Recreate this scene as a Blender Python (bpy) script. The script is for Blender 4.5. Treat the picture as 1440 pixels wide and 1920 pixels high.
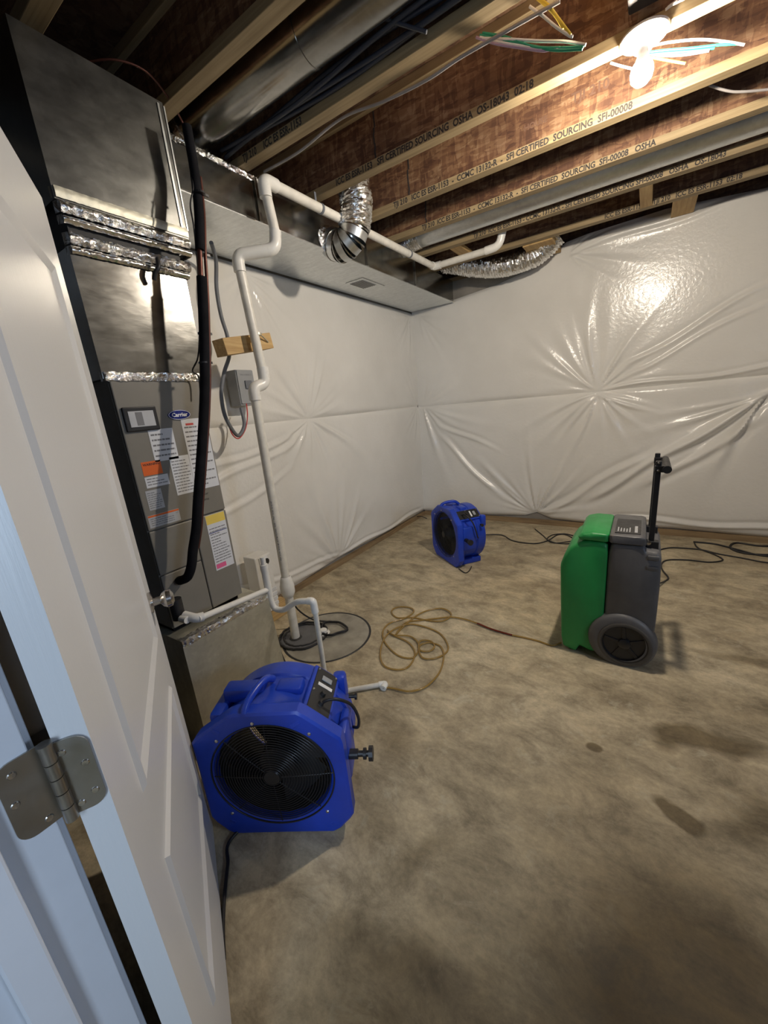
import bpy, math, random
import numpy as np
from mathutils import Vector, Matrix, Euler
random.seed(4)
rng = np.random.default_rng(7)
for o in list(bpy.data.objects):
    bpy.data.objects.remove(o)
S = bpy.context.scene
C = S.collection
# ------------------------------------------------------------------ camera
CAM = Vector((0, 0, 1.38)); FPX = 728.0
yaw, pitch, roll = math.radians(-34.293), math.radians(-15.233), math.radians(-5.308)
_f = Vector((math.sin(yaw)*math.cos(pitch), math.cos(yaw)*math.cos(pitch), math.sin(pitch)))
_r = Vector((math.cos(yaw), -math.sin(yaw), 0)); _u = _r.cross(_f)
RR = math.cos(roll)*_r + math.sin(roll)*_u
UU = -math.sin(roll)*_r + math.cos(roll)*_u
cd = bpy.data.cameras.new('camera'); cam = bpy.data.objects.new('camera', cd); C.objects.link(cam)
cd.sensor_fit = 'VERTICAL'; cd.sensor_height = 36.0; cd.lens = FPX/1920*36.0
cd.clip_start = 0.02
cam.matrix_world = Matrix(((RR.x, UU.x, -_f.x, CAM.x), (RR.y, UU.y, -_f.y, CAM.y), (RR.z, UU.z, -_f.z, CAM.z), (0, 0, 0, 1)))
S.camera = cam
# ------------------------------------------------------------------ world, light, exposure
w = bpy.data.worlds.new('world'); S.world = w; w.use_nodes = True
w.node_tree.nodes['Background'].inputs[0].default_value = (0.75, 0.85, 1, 1)
w.node_tree.nodes['Background'].inputs[1].default_value = 0.006
BULB_STRENGTH = 900.0
def area(name, loc, target, sx, sy, power, col):
    d = bpy.data.lights.new(name, 'AREA'); d.shape = 'RECTANGLE'; d.size = sx; d.size_y = sy; d.energy = power; d.color = col
    o = bpy.data.objects.new(name, d); C.objects.link(o); o.location = loc
    o.rotation_euler = (Vector(target)-Vector(loc)).to_track_quat('-Z', 'Y').to_euler()
    return o
area('hallway_daylight', (0.62, -1.5, 1.55), (-0.35, 0.3, 1.2), 0.45, 1.5, 13.0, (0.62, 0.79, 1.0))
area('added_side_fill', (2.34, .75, 1.75), (0, .6, 1.2), 0.75, 0.45, 9.5, (0.55, 0.72, 1.0))  # added, unseen source: bluish fill for the door moulding
S.view_settings.view_transform = 'Standard'; S.view_settings.look = 'None'
S.view_settings.gamma = 1.0; S.view_settings.use_curve_mapping = False
S.view_settings.exposure = 1.08

# ------------------------------------------------------------------ helpers
def at(px, py, ax, val):
    d = RR*((px-720)/FPX) - UU*((py-960)/FPX) + _f
    t = (val-CAM[ax])/d[ax]
    return CAM + d*t

WM = {}
class MB:
    def __init__(s): s.v = []; s.f = []
    def add(s, vs, fs, M=None):
        n = len(s.v)
        for p in vs:
            p = Vector(p); s.v.append(M @ p if M else p)
        s.f += [tuple(i+n for i in q) for q in fs]
        return s
    def box(s, a, b, M=None, bev=0.0):
        x0, y0, z0 = [min(a[i], b[i]) for i in range(3)]; x1, y1, z1 = [max(a[i], b[i]) for i in range(3)]
        if bev <= 0:
            vs = [(x0,y0,z0),(x1,y0,z0),(x1,y1,z0),(x0,y1,z0),(x0,y0,z1),(x1,y0,z1),(x1,y1,z1),(x0,y1,z1)]
            return s.add(vs, [(0,3,2,1),(4,5,6,7),(0,1,5,4),(1,2,6,5),(2,3,7,6),(3,0,4,7)], M)
        import bmesh
        bm = bmesh.new(); bmesh.ops.create_cube(bm, size=1)
        for v in bm.verts: v.co = Vector(((x0+x1)/2+v.co.x*(x1-x0), (y0+y1)/2+v.co.y*(y1-y0), (z0+z1)/2+v.co.z*(z1-z0)))
        bmesh.ops.bevel(bm, geom=list(bm.edges), offset=bev, segments=2, affect='EDGES', profile=.5)
        bm.verts.index_update()
        s.add([v.co.copy() for v in bm.verts], [[v.index for v in f.verts] for f in bm.faces], M); bm.free()
        return s
    def tube(s, pts, r, n=10, caps=True, M=None):
        pts = [Vector(p) for p in pts]; k = len(pts); rs = r if hasattr(r, '__len__') else [r]*k
        up = None; vs = []; fs = []
        for i, p in enumerate(pts):
            t = (pts[min(i+1, k-1)]-pts[max(i-1, 0)])
            t = t.normalized() if t.length > 1e-9 else Vector((0,0,1))
            if up is None:
                up = Vector((0,0,1)) if abs(t.z) < .9 else Vector((1,0,0))
            a = up - t*up.dot(t)
            if a.length < 1e-6: a = t.orthogonal()
            a.normalize(); up = a; b = t.cross(a)
            for j in range(n):
                q = 2*math.pi*j/n
                vs.append(p + (a*math.cos(q)+b*math.sin(q))*rs[i])
        for i in range(k-1):
            for j in range(n):
                fs.append((i*n+j, i*n+(j+1)%n, (i+1)*n+(j+1)%n, (i+1)*n+j))
        if caps: fs += [tuple(range(n-1, -1, -1)), tuple(range((k-1)*n, k*n))]
        return s.add(vs, fs, M)
    def lathe(s, prof, M=None, n=40, closed=False):
        # prof: (radius, height) about local Z
        vs = []; fs = []; k = len(prof)
        for r, h in prof:
            for j in range(n):
                q = 2*math.pi*j/n; vs.append((r*math.cos(q), r*math.sin(q), h))
        for i in range(k if closed else k-1):
            i2 = (i+1) % k
            for j in range(n): fs.append((i*n+j, i*n+(j+1)%n, i2*n+(j+1)%n, i2*n+j))
        return s.add(vs, fs, M)
    def prism(s, out, a, b, plane='xz', M=None, bev=0.0):
        # outline extruded from a to b along the missing axis
        def P(u, v, w): return {'xz': (u, w, v), 'xy': (u, v, w), 'yz': (w, u, v)}[plane]
        n = len(out)
        lv = [(0, a), (0, b)] if bev <= 0 else [(bev, a), (bev*.3, a+(b-a)/abs(b-a)*bev*.3), (0, a+(b-a)/abs(b-a)*bev), (0, b-(b-a)/abs(b-a)*bev), (bev*.3, b-(b-a)/abs(b-a)*bev*.3), (bev, b)]
        cx = sum(p[0] for p in out)/n; cy = sum(p[1] for p in out)/n
        vs = []; fs = []
        for ins, h in lv:
            for u, v in out:
                du, dv = u-cx, v-cy; L = math.hypot(du, dv) or 1
                vs.append(P(u-du/L*ins, v-dv/L*ins, h))
        k = len(lv)
        for i in range(k-1):
            for j in range(n): fs.append((i*n+j, i*n+(j+1)%n, (i+1)*n+(j+1)%n, (i+1)*n+j))
        fs += [tuple(range(n-1, -1, -1)), tuple(range((k-1)*n, k*n))]
        return s.add(vs, fs, M)
    def grid(s, P):
        # P: rows of points
        nr, nc = len(P), len(P[0]); vs = [p for row in P for p in row]
        fs = [(i*nc+j, i*nc+j+1, (i+1)*nc+j+1, (i+1)*nc+j) for i in range(nr-1) for j in range(nc-1)]
        return s.add(vs, fs)
    def text(s, txt, size, M, ext=0.0002, align='LEFT', bold=0.0, xs=1.0):
        cu = bpy.data.curves.new('t', 'FONT'); cu.body = txt; cu.size = size; cu.extrude = ext; cu.align_x = align
        cu.offset = bold; cu.resolution_u = 2
        o = bpy.data.objects.new('t', cu); me = bpy.data.meshes.new_from_object(o)
        s.add([(v.co.x*xs, v.co.y, v.co.z) for v in me.vertices], [tuple(p.vertices) for p in me.polygons], M)
        bpy.data.objects.remove(o); bpy.data.curves.remove(cu); bpy.data.meshes.remove(me)
        return s
    def build(s, name, m, parent=None, smooth=None, local=False, label=None, kind=None, origin=None):
        me = bpy.data.meshes.new(name)
        Mi = None
        if parent is not None and not local: Mi = WM[parent].inverted()
        elif origin is not None: Mi = Matrix.Translation(origin).inverted()
        vs = [tuple(Mi @ p) for p in s.v] if Mi else [tuple(p) for p in s.v]
        me.from_pydata(vs, [], s.f)
        import bmesh
        bm = bmesh.new(); bm.from_mesh(me); bmesh.ops.recalc_face_normals(bm, faces=list(bm.faces)); bm.to_mesh(me); bm.free()
        if smooth is not None:
            me.polygons.foreach_set('use_smooth', [True]*len(me.polygons))
            me.set_sharp_from_angle(angle=math.radians(smooth))
        me.materials.append(m)
        o = bpy.data.objects.new(name, me); C.objects.link(o)
        if parent is not None: o.parent = parent; WM[o] = WM[parent]
        else:
            WM[o] = Matrix.Translation(origin) if origin is not None else Matrix.Identity(4)
            if origin is not None: o.location = origin
        if label: o['label'] = label
        if kind: o['kind'] = kind
        return o
def thing(name, label, cat, loc, rz=0.0, group=None):
    o = bpy.data.objects.new(name, None); C.objects.link(o); o.empty_display_size = .05
    o.location = loc; o.rotation_euler = (0, 0, rz); o['label'] = label; o['category'] = cat
    if group: o['group'] = group
    WM[o] = Matrix.Translation(Vector(loc)) @ Matrix.Rotation(rz, 4, 'Z')
    return o
def tag(o, label, cat, group=None):
    o['label'] = label; o['category'] = cat
    if group: o['group'] = group
    return o
def split(mb, name, m, parent, **kw):
    # one object per loose piece
    n = len(mb.v); par = list(range(n))
    def find(a):
        while par[a] != a: par[a] = par[par[a]]; a = par[a]
        return a
    for f in mb.f:
        r0 = find(f[0])
        for k in f[1:]: par[find(k)] = r0
    g = {}
    for f in mb.f: g.setdefault(find(f[0]), []).append(f)
    out = []
    for fs in g.values():
        idx = sorted({k for f in fs for k in f}); mp = {k: i for i, k in enumerate(idx)}
        q = MB(); q.v = [mb.v[k] for k in idx]; q.f = [tuple(mp[k] for k in f) for f in fs]
        out.append(q.build(name, m, parent, **kw))
    return out
def struct(o): o['kind'] = 'structure'; return o
def dup(root, loc, rz, label):
    r = root.copy(); C.objects.link(r); r.location = loc; r.rotation_euler = (0, 0, rz); r['label'] = label
    for ch in list(root.children):
        c = ch.copy(); C.objects.link(c); c.parent = r
        for g in ch.children:
            d = g.copy(); C.objects.link(d); d.parent = c
    WM[r] = Matrix.Translation(Vector(loc)) @ Matrix.Rotation(rz, 4, 'Z')
    return r
def spline(pts, k=8):
    pts = [Vector(p) for p in pts]; out = []
    for i in range(len(pts)-1):
        p0 = pts[max(i-1, 0)]; p1 = pts[i]; p2 = pts[i+1]; p3 = pts[min(i+2, len(pts)-1)]
        for j in range(k):
            t = j/k
            out.append(.5*((2*p1)+(p2-p0)*t+(2*p0-5*p1+4*p2-p3)*t*t+(3*p1-p0-3*p2+p3)*t**3))
    out.append(pts[-1]); return out
def bend(pts, rad, k=6):
    # polyline with rounded corners
    pts = [Vector(p) for p in pts]; out = [pts[0]]
    for i in range(1, len(pts)-1):
        a = (pts[i-1]-pts[i]); b = (pts[i+1]-pts[i]); r = min(rad, a.length*.48, b.length*.48)
        A = pts[i]+a.normalized()*r; B = pts[i]+b.normalized()*r
        for j in range(k+1):
            t = j/k; out.append(A*(1-t)**2+pts[i]*2*t*(1-t)+B*t*t)
    out.append(pts[-1]); return out

# ------------------------------------------------------------------ materials
class NT:
    def __init__(s, name):
        s.m = bpy.data.materials.new(name); s.m.use_nodes = True; s.t = s.m.node_tree
        s.b = s.t.nodes['Principled BSDF']; s.c = None
    def n(s, typ, **kw):
        o = s.t.nodes.new(typ)
        for k, v in kw.items():
            if k in o.inputs: 
                i = o.inputs[k]
                if hasattr(v, 'outputs'): s.t.links.new(v.outputs[0], i)
                elif isinstance(v, bpy.types.NodeSocket): s.t.links.new(v, i)
                else: i.default_value = v
            else: setattr(o, k, v)
        return o
    def link(s, a, b): s.t.links.new(a, b)
    def coord(s, scale=(1,1,1), rot=(0,0,0), loc=(0,0,0)):
        if s.c is None: s.c = s.t.nodes.new('ShaderNodeNewGeometry')
        m = s.n('ShaderNodeMapping'); s.link(s.c.outputs['Position'], m.inputs[0])
        m.inputs['Scale'].default_value = scale; m.inputs['Rotation'].default_value = rot; m.inputs['Location'].default_value = loc
        return m.outputs[0]
    def noise(s, vec, scale, detail=4, rough=.55, dist=0.0):
        n = s.n('ShaderNodeTexNoise'); s.link(vec, n.inputs['Vector'])
        n.inputs['Scale'].default_value = scale; n.inputs['Detail'].default_value = detail
        n.inputs['Roughness'].default_value = rough; n.inputs['Distortion'].default_value = dist
        return n.outputs['Fac']
    def ramp(s, fac, stops):
        r = s.n('ShaderNodeValToRGB'); s.link(fac, r.inputs[0]); e = r.color_ramp.elements
        while len(e) < len(stops): e.new(.5)
        for i, (p, c) in enumerate(stops):
            e[i].position = p; e[i].color = (c[0], c[1], c[2], 1) if hasattr(c, '__len__') else (c, c, c, 1)
        return r.outputs[0]
    def mix(s, a, b, fac=.5, mode='MIX'):
        m = s.n('ShaderNodeMix'); m.data_type = 'RGBA'; m.blend_type = mode
        for sock, v in ((m.inputs[6], a), (m.inputs[7], b), (m.inputs[0], fac)):
            if isinstance(v, bpy.types.NodeSocket): s.link(v, sock)
            elif hasattr(v, '__len__'): sock.default_value = (v[0], v[1], v[2], 1)
            else: sock.default_value = v
        return m.outputs[2]
    def set(s, **kw):
        names = dict(color='Base Color', rough='Roughness', metal='Metallic', coat='Coat Weight', trans='Transmission Weight', alpha='Alpha', spec='Specular IOR Level', aniso='Anisotropic', sss='Subsurface Weight')
        for k, v in kw.items():
            i = s.b.inputs[names[k]]
            if isinstance(v, bpy.types.NodeSocket): s.link(v, i)
            elif hasattr(v, '__len__'): i.default_value = (v[0], v[1], v[2], 1)
            else: i.default_value = v
        return s
    def bump(s, h, strength=.3, dist=.01):
        b = s.n('ShaderNodeBump'); s.link(h, b.inputs['Height']); b.inputs['Strength'].default_value = strength; b.inputs['Distance'].default_value = dist
        s.link(b.outputs[0], s.b.inputs['Normal']); return s
def sc(c, k): return tuple(x*k for x in c)
def plain(name, col, rough=.5, metal=0.0, var=.12, vs=14, bs=60, bstr=.08, bd=.002, **kw):
    t = NT(name); v = t.coord()
    c = t.ramp(t.noise(v, vs), [(.3, sc(col, 1-var)), (.7, sc(col, 1+var))])
    t.set(color=c, rough=t.ramp(t.noise(v, vs*1.7), [(.3, max(rough-.08, 0.02)), (.7, min(rough+.08, 1))]), metal=metal, **kw)
    if bstr > 0: t.bump(t.noise(v, bs), bstr, bd)
    return t.m
M = {}
def mk():
    # concrete floor, damp stains plus shade painted into its colour
    t = NT('concrete'); v = t.coord()
    n1 = t.noise(v, 1.3, 6, .6, .4); n2 = t.noise(t.coord(rot=(0,0,.6), scale=(1, 1.7, 1)), 5.0, 9, .74, .35); n3 = t.noise(v, 55, 4, .7)
    c = t.ramp(n1, [(.30, (.30, .242, .160)), (.5, (.44, .370, .255)), (.72, (.57, .49, .355))])
    c = t.mix(c, t.ramp(n2, [(.36, (.52, .50, .46)), (.5, (.95, .94, .9)), (.64, (1.35, 1.33, 1.26))]), .85, 'MULTIPLY')
    c = t.mix(c, t.ramp(n3, [(.3, .82), (.7, 1.12)]), .8, 'MULTIPLY')
    # damp patches and painted-in shade: soft blobs in the floor plane
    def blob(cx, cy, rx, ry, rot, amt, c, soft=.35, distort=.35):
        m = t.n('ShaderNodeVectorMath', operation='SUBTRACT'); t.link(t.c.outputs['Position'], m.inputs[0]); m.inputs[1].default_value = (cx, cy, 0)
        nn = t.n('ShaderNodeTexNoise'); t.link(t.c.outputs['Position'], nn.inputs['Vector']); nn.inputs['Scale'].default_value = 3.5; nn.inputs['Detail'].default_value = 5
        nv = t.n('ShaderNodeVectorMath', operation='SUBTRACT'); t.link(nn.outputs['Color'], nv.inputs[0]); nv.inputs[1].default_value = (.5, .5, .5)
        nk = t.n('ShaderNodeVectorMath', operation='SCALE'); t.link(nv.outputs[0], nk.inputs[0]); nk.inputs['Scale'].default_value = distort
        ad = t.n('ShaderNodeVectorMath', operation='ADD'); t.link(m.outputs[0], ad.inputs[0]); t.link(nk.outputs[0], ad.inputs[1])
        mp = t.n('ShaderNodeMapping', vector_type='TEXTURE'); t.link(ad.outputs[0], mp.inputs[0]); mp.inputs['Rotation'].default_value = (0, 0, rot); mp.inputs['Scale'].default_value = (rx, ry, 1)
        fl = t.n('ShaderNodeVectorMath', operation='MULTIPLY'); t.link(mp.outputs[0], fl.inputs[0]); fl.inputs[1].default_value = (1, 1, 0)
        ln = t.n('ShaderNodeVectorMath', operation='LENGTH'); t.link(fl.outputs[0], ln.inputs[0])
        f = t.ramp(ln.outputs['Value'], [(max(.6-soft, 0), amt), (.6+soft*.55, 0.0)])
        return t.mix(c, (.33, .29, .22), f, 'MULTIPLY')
    n5 = t.noise(v, 9, 6, .75, .6); c = t.mix(c, (.56, .51, .38), t.ramp(n5, [(.56, 0), (.70, .55)]))
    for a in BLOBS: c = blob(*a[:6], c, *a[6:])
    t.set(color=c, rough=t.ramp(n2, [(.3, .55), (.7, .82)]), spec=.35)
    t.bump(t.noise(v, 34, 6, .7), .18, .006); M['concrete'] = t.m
    M['cast_wall'] = plain('cast_wall', (.25, .23, .2), .9, var=.2, vs=5, bs=40, bstr=.4)
    M['patch'] = plain('patch_concrete', (.30, .275, .22), .85, var=.28, vs=9, bs=50, bstr=.3)
    # white faced insulation
    t = NT('white_facing'); v = t.coord()
    c = t.ramp(t.noise(v, 2.2, 3), [(.35, (.74, .72, .675)), (.7, (.80, .78, .735))])
    t.set(color=c, rough=t.ramp(t.noise(v, 3, 3), [(.3, .21), (.7, .25)]), spec=.5)
    h1 = t.noise(v, 38, 3, .5, .3); h2 = t.noise(v, 5, 2, .5, .6)
    t.bump(t.mix(h1, h2, .35), .26, .010); M['facing'] = t.m
    # galvanised
    def galv(name, col, r, streak, bst=.12):
        t = NT(name); v = t.coord(); sp = t.n('ShaderNodeTexVoronoi'); t.link(v, sp.inputs['Vector']); sp.inputs['Scale'].default_value = 60
        n = t.noise(t.coord(scale=streak), 9, 5, .6)
        c = t.mix(t.ramp(n, [(.15, sc(col, .78)), (.85, sc(col, 1.15))]), t.ramp(sp.outputs['Color'], [(0, .86), (1, 1.1)]), .5, 'MULTIPLY')
        t.set(color=c, metal=1.0, rough=t.ramp(n, [(.1, r-.05), (.9, r+.06)]))
        t.bump(t.mix(t.noise(v, 4.5, 2), n, .2), bst, .03); return t.m
    M['galv'] = galv('galvanised_sheet', (.37, .365, .345), .20, (1, 1, 2.5), .07)
    M['galv_dark'] = galv('galvanised_sheet_dull', (.66, .64, .54), .55, (4, 1, 1), .1)
    M['galv_plenum'] = galv('galvanised_plenum_sheet', (.21, .21, .20), .30, (1, 1, 2), .07)
    M['galv_bright'] = galv('galvanised_sheet_bright', (.70, .72, .72), .36, (1, 4, 1), .05)
    def foil(name, sc_, st, r, d=.02):
        t = NT(name); v = t.coord(); a = t.noise(v, sc_, 5, .7, 1.2)
        vo = t.n('ShaderNodeTexVoronoi'); t.link(v, vo.inputs['Vector']); vo.inputs['Scale'].default_value = sc_*1.4
        t.set(color=(.82, .81, .79), metal=1.0, rough=r); t.bump(t.mix(a, vo.outputs['Distance'], .5), st, d); return t.m
    M['foil'] = foil('foil_tape', 28, .8, .15)
    M['foil_flex'] = foil('foil_flex_skin', 24, .35, .15, .02)
    M['foil_smooth'] = foil('foil_band', 12, .35, .2)
    # OSB flakes
    def osb(name, k, rot=0):
        t = NT(name); cols = []
        for i, (rt, s_) in enumerate((((0, .5, 0), (10, 20, 44)), ((0, -.9, 0), (52, 20, 12)), ((0, 1.35, 0), (14, 20, 56)))):
            vo = t.n('ShaderNodeTexVoronoi'); n = t.n('ShaderNodeTexNoise'); v = t.coord(rot=rt, scale=s_)
            dn = t.n('ShaderNodeTexNoise'); t.link(v, dn.inputs['Vector']); dn.inputs['Scale'].default_value = .7; 
            va = t.n('ShaderNodeVectorMath', operation='ADD'); vk = t.n('ShaderNodeVectorMath', operation='SCALE'); vk.inputs['Scale'].default_value = 2.2; t.link(dn.outputs['Color'], vk.inputs[0]); t.link(v, va.inputs[0]); t.link(vk.outputs[0], va.inputs[1])
            t.link(va.outputs[0], vo.inputs['Vector']); vo.inputs['Scale'].default_value = 1.0; vo.inputs['Randomness'].default_value = 1
            cols.append(vo.outputs['Color'])
        c = t.mix(t.mix(cols[0], cols[1], .5), cols[2], .33)
        r = t.ramp(c, [(.30, sc((.20, .085, .042), k)), (.48, sc((.36, .175, .085), k)), (.62, sc((.50, .28, .14), k)), (.78, sc((.66, .42, .24), k))])
        g = t.noise(t.coord(scale=(1, 1, 1)), 2.2, 4, .6)
        r = t.mix(r, t.ramp(g, [(.34, (.42, .36, .34)), (.6, (1.05, 1.02, 1))]), .7, 'MULTIPLY')
        t.set(color=r, rough=.72); t.bump(c, .25, .004); return t.m
    M['osb'] = osb('strand_board', .45)
    M['osb_dark'] = osb('strand_board_subfloor', .25)
    def wood(name, a, b, scale=(2, 60, 60)):
        t = NT(name); n = t.noise(t.coord(scale=scale), 1.0, 5, .6, .4); m = t.noise(t.coord(), 3, 3)
        c = t.ramp(n, [(.3, a), (.7, b)]); c = t.mix(c, t.ramp(m, [(.3, .78), (.7, 1.1)]), .8, 'MULTIPLY')
        t.set(color=c, rough=.65); t.bump(n, .15, .002); return t.m
    M['pine'] = wood('pine_flange', (.22, .155, .075), (.36, .27, .148))
    M['pine_y'] = wood('pine_board', (.40, .24, .085), (.60, .41, .18), (60, 3, 60))
    M['pine_old'] = wood('old_sill', (.20, .13, .07), (.36, .25, .13), (3, 3, 40))
    M['ink'] = plain('black_ink', (.035, .03, .028), .8, bstr=0)
    M['ink_soft'] = plain('faded_ink', (.13, .07, .045), .8, bstr=0)
    M['grey_ink'] = plain('grey_print', (.20, .20, .21), .8, bstr=0)
    M['pvc'] = plain('white_pvc', (.76, .745, .70), .32, var=.05, bstr=.03)
    M['pvc_dirty'] = plain('weathered_pvc', (.69, .665, .60), .38, var=.1, vs=22, bstr=.05)
    M['purple'] = plain('purple_primer', (.16, .08, .2), .5)
    M['paint'] = plain('furnace_enamel', (.205, .190, .162), .42, var=.04, bs=200, bstr=.05)
    M['black'] = plain('black_foam', (.008, .008, .010), .92, var=.3, bs=120, bstr=.25, spec=.15)
    M['rubber'] = plain('black_rubber', (.018, .017, .017), .5, var=.2)
    M['blackpl'] = plain('black_plastic', (.016, .016, .018), .38, var=.15)
    M['cord'] = plain('cord_black', (.014, .013, .014), .5, var=.1, bstr=0)
    M['blue'] = plain('blue_moulded_plastic', (.012, .050, .44), .36, var=.14, vs=9, bs=90, bstr=.06)
    M['green'] = plain('green_moulded_plastic', (.018, .26, .062), .40, var=.08, vs=9, bs=110, bstr=.08)
    M['charcoal'] = plain('charcoal_moulded_plastic', (.108, .107, .110), .50, var=.12, bs=130, bstr=.12)
    M['tyre'] = plain('grey_tyre', (.088, .08, .070), .72, var=.12)
    M['chrome'] = plain('satin_nickel', (.55, .53, .5), .25, metal=1.0, bstr=0)
    M['hinge'] = plain('brushed_hinge', (.40, .38, .345), .36, metal=1.0, var=.08, bs=300, bstr=.05)
    t = NT('door_paint'); g = t.noise(t.coord(scale=(30, 30, 1.2)), 3, 6, .65, .3)
    t.set(color=(.62, .62, .62), rough=.33); t.bump(g, .16, .004); M['door'] = t.m
    M['trim'] = plain('trim_paint', (.60, .62, .66), .42, var=.03, bs=40, bstr=.04)
    M['drywall'] = plain('black_poly_sheeting', (.022, .022, .024), .45, bs=12, bstr=.5, bd=.02)
    M['copper'] = plain('dark_copper', (.10, .035, .025), .45, metal=.6, bstr=0)
    M['paper'] = plain('label_paper', (.66, .67, .70), .6, var=.03, bstr=0)
    M['foilpaper'] = plain('silver_label', (.52, .53, .55), .35, metal=.3, var=.05, bstr=0)
    M['orange'] = plain('orange_label', (.72, .13, .015), .5, var=.03, bstr=0)
    M['yellow'] = plain('yellow_label', (.80, .60, .12), .5, var=.03, bstr=0)
    M['pink'] = plain('pink_label', (.75, .12, .28), .5, var=.03, bstr=0)
    M['red'] = plain('red_print', (.55, .06, .05), .5, bstr=0)
    M['logo'] = plain('blue_badge', (.012, .022, .17), .25, bstr=0)
    M['white'] = plain('white_plastic', (.75, .75, .75), .35, bstr=0)
    M['wire_w'] = plain('white_wire', (.72, .70, .66), .4, bstr=0)
    M['wire_g'] = plain('green_wire', (.02, .28, .16), .4, bstr=0)
    M['wire_y'] = plain('yellow_wire', (.62, .46, .05), .4, bstr=0)
    M['wire_l'] = plain('lilac_wire', (.42, .30, .42), .4, bstr=0)
    M['wire_r'] = plain('red_wire', (.5, .03, .03), .4, bstr=0)
    M['romex'] = plain('grey_cable', (.26, .24, .23), .5, bstr=0)
    M['cable_bl'] = plain('dark_blue_cable', (.03, .035, .05), .45, bstr=0)
    M['conduit'] = plain('grey_conduit', (.14, .15, .17), .5, bstr=0)
    M['greybox'] = plain('grey_enamel_box', (.30, .31, .32), .5, var=.05)
    M['ceramic'] = plain('glazed_porcelain', (.55, .54, .53), .15, var=.02, bstr=0)
    t = NT('lit_bulb'); e = t.n('ShaderNodeEmission'); e.inputs[0].default_value = (1.0, .885, .735, 1); e.inputs[1].default_value = BULB_STRENGTH
    t.link(e.outputs[0], t.t.nodes['Material Output'].inputs[0]); M['bulb'] = t.m
    t = NT('amber_hose'); t.set(color=(.42, .26, .07), rough=.15, trans=.35, alpha=.85); M['hose'] = t.m
    M['hose_red'] = plain('hose_red_water', (.13, .02, .01), .2, bstr=0)
    t = NT('clear_window'); t.set(color=(.9, .92, .9), rough=.05, trans=.9); M['glass'] = t.m
    t = NT('canvas'); t.set(color=(.012, .012, .013), rough=.6); t.bump(t.noise(t.coord(), 90, 2), .2, .003); M['canvas'] = t.m
BLOBS = [(.15, .85, 1.45, 1.0, .25, .62, .45, .35), (.55, 1.9, .8, .35, .2, .4, .4, .35), (.28, 1.62, .30, .13, .5, .85, .2, .3), (.42, 1.38, .26, .13, .5, .7, .3, .3), (-.075, 1.43, .05, .04, .1, .85, .12, .05), (.19, 1.29, .15, .075, -.35, .85, .12, .22),  # leading broad blob puts light falloff on the near floor into colour
         (.26, .76, .62, .52, .3, .9, .22, .28), (1.0, 1.2, .7, .7, .2, .9, .3, .3), (-.50, .76, .24, .09, 1.0, .5, .4, .3), (-.80, 1.10, .13, .20, .3, .5, .4, .25), (-.42, .52, .26, .12, .4, .6, .4, .3), (.55, 2.34, .42, .07, .15, .6, .3, .15),  # leading big blob paints in the unlit right foreground
         (-.70, .80, .12, .14, .2, .45, .4, .3), (-1.3, 2.3, .25, .16, .4, .35, .4, .4), (-.35, 3.2, .5, .2, .1, .35, .4, .5), (-.15, .38, 1.2, .50, .40, 1.0, .4, .4)]  # closing blob: damp plus painted dimming along the bottom foreground
mk()

# ------------------------------------------------------------------ room
XL, YB = -2.25, 4.22
ZJ = 2.555          # underside of the joists
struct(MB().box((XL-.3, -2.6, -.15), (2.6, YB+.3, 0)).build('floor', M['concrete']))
struct(MB().box((XL-.25, -.06, 0), (XL-.03, YB+.25, 2.56)).build('wall_left', M['cast_wall']))
struct(MB().box((XL-.03, YB+.03, 0), (2.6, YB+.25, 2.56)).build('wall_back', M['cast_wall']))
struct(MB().box((2.4, -2.6, 0), (2.6, YB+.03, 2.9)).build('wall_right', M['cast_wall']))
wn1 = MB()
for a, b in (((2.36, .32, 1.48), (2.405, .36, 2.02)), ((2.36, 1.14, 1.48), (2.405, 1.18, 2.02)), ((2.36, .36, 1.48), (2.405, 1.14, 1.52)), ((2.36, .36, 1.98), (2.405, 1.14, 2.02))): wn1.box(a, b)
struct(wn1.build('added_window_1', M['trim']))  # invented out-of-view frame around the added side fill
wf = MB().box((XL-.03, -.05, 0), (-.60, .055, ZJ)).box((.20, -.05, 0), (2.4, .055, ZJ)).box((-.60, -.05, 2.06), (.20, .055, ZJ))
struct(wf.build('wall_front', M['drywall']))
# ceiling: subfloor with joists as its pieces
ceil = struct(MB().box((XL-.25, -2.6, 2.84), (2.6, YB+.25, 2.87)).build('ceiling', M['osb_dark']))
Z = Matrix.Identity(4)
FAR = [.77, 1.20, 1.625, 2.09, 2.53, 2.95, 3.38, 3.80]
TXT = {2: '      TJI 210     ICC ES ESR-1153', 3: 'ICC ES ESR-1153   SFI CERTIFIED SOURCING  OSHA  OS-18043  02:18',
       4: 'TJI 210   ICC ES ESR-1153  -  CCMC 13132-R  -  SFI CERTIFIED  SOURCING  SFI-00008',
       5: 'TJI 210  ICC ES ESR-1153  -  CCMC 13132-R  -  SFI CERTIFIED  SOURCING  SFI-00008   OSHA',
       6: 'TJI 210  ICC ES ESR-1153 - CCMC 13132-R - SFI CERTIFIED SOURCING SFI-00008   OSHA   OS-18043',
       7: 'ICC ES ESR-1153  -  TJI 210   ICC ES ESR-1153  02:18'}
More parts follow.
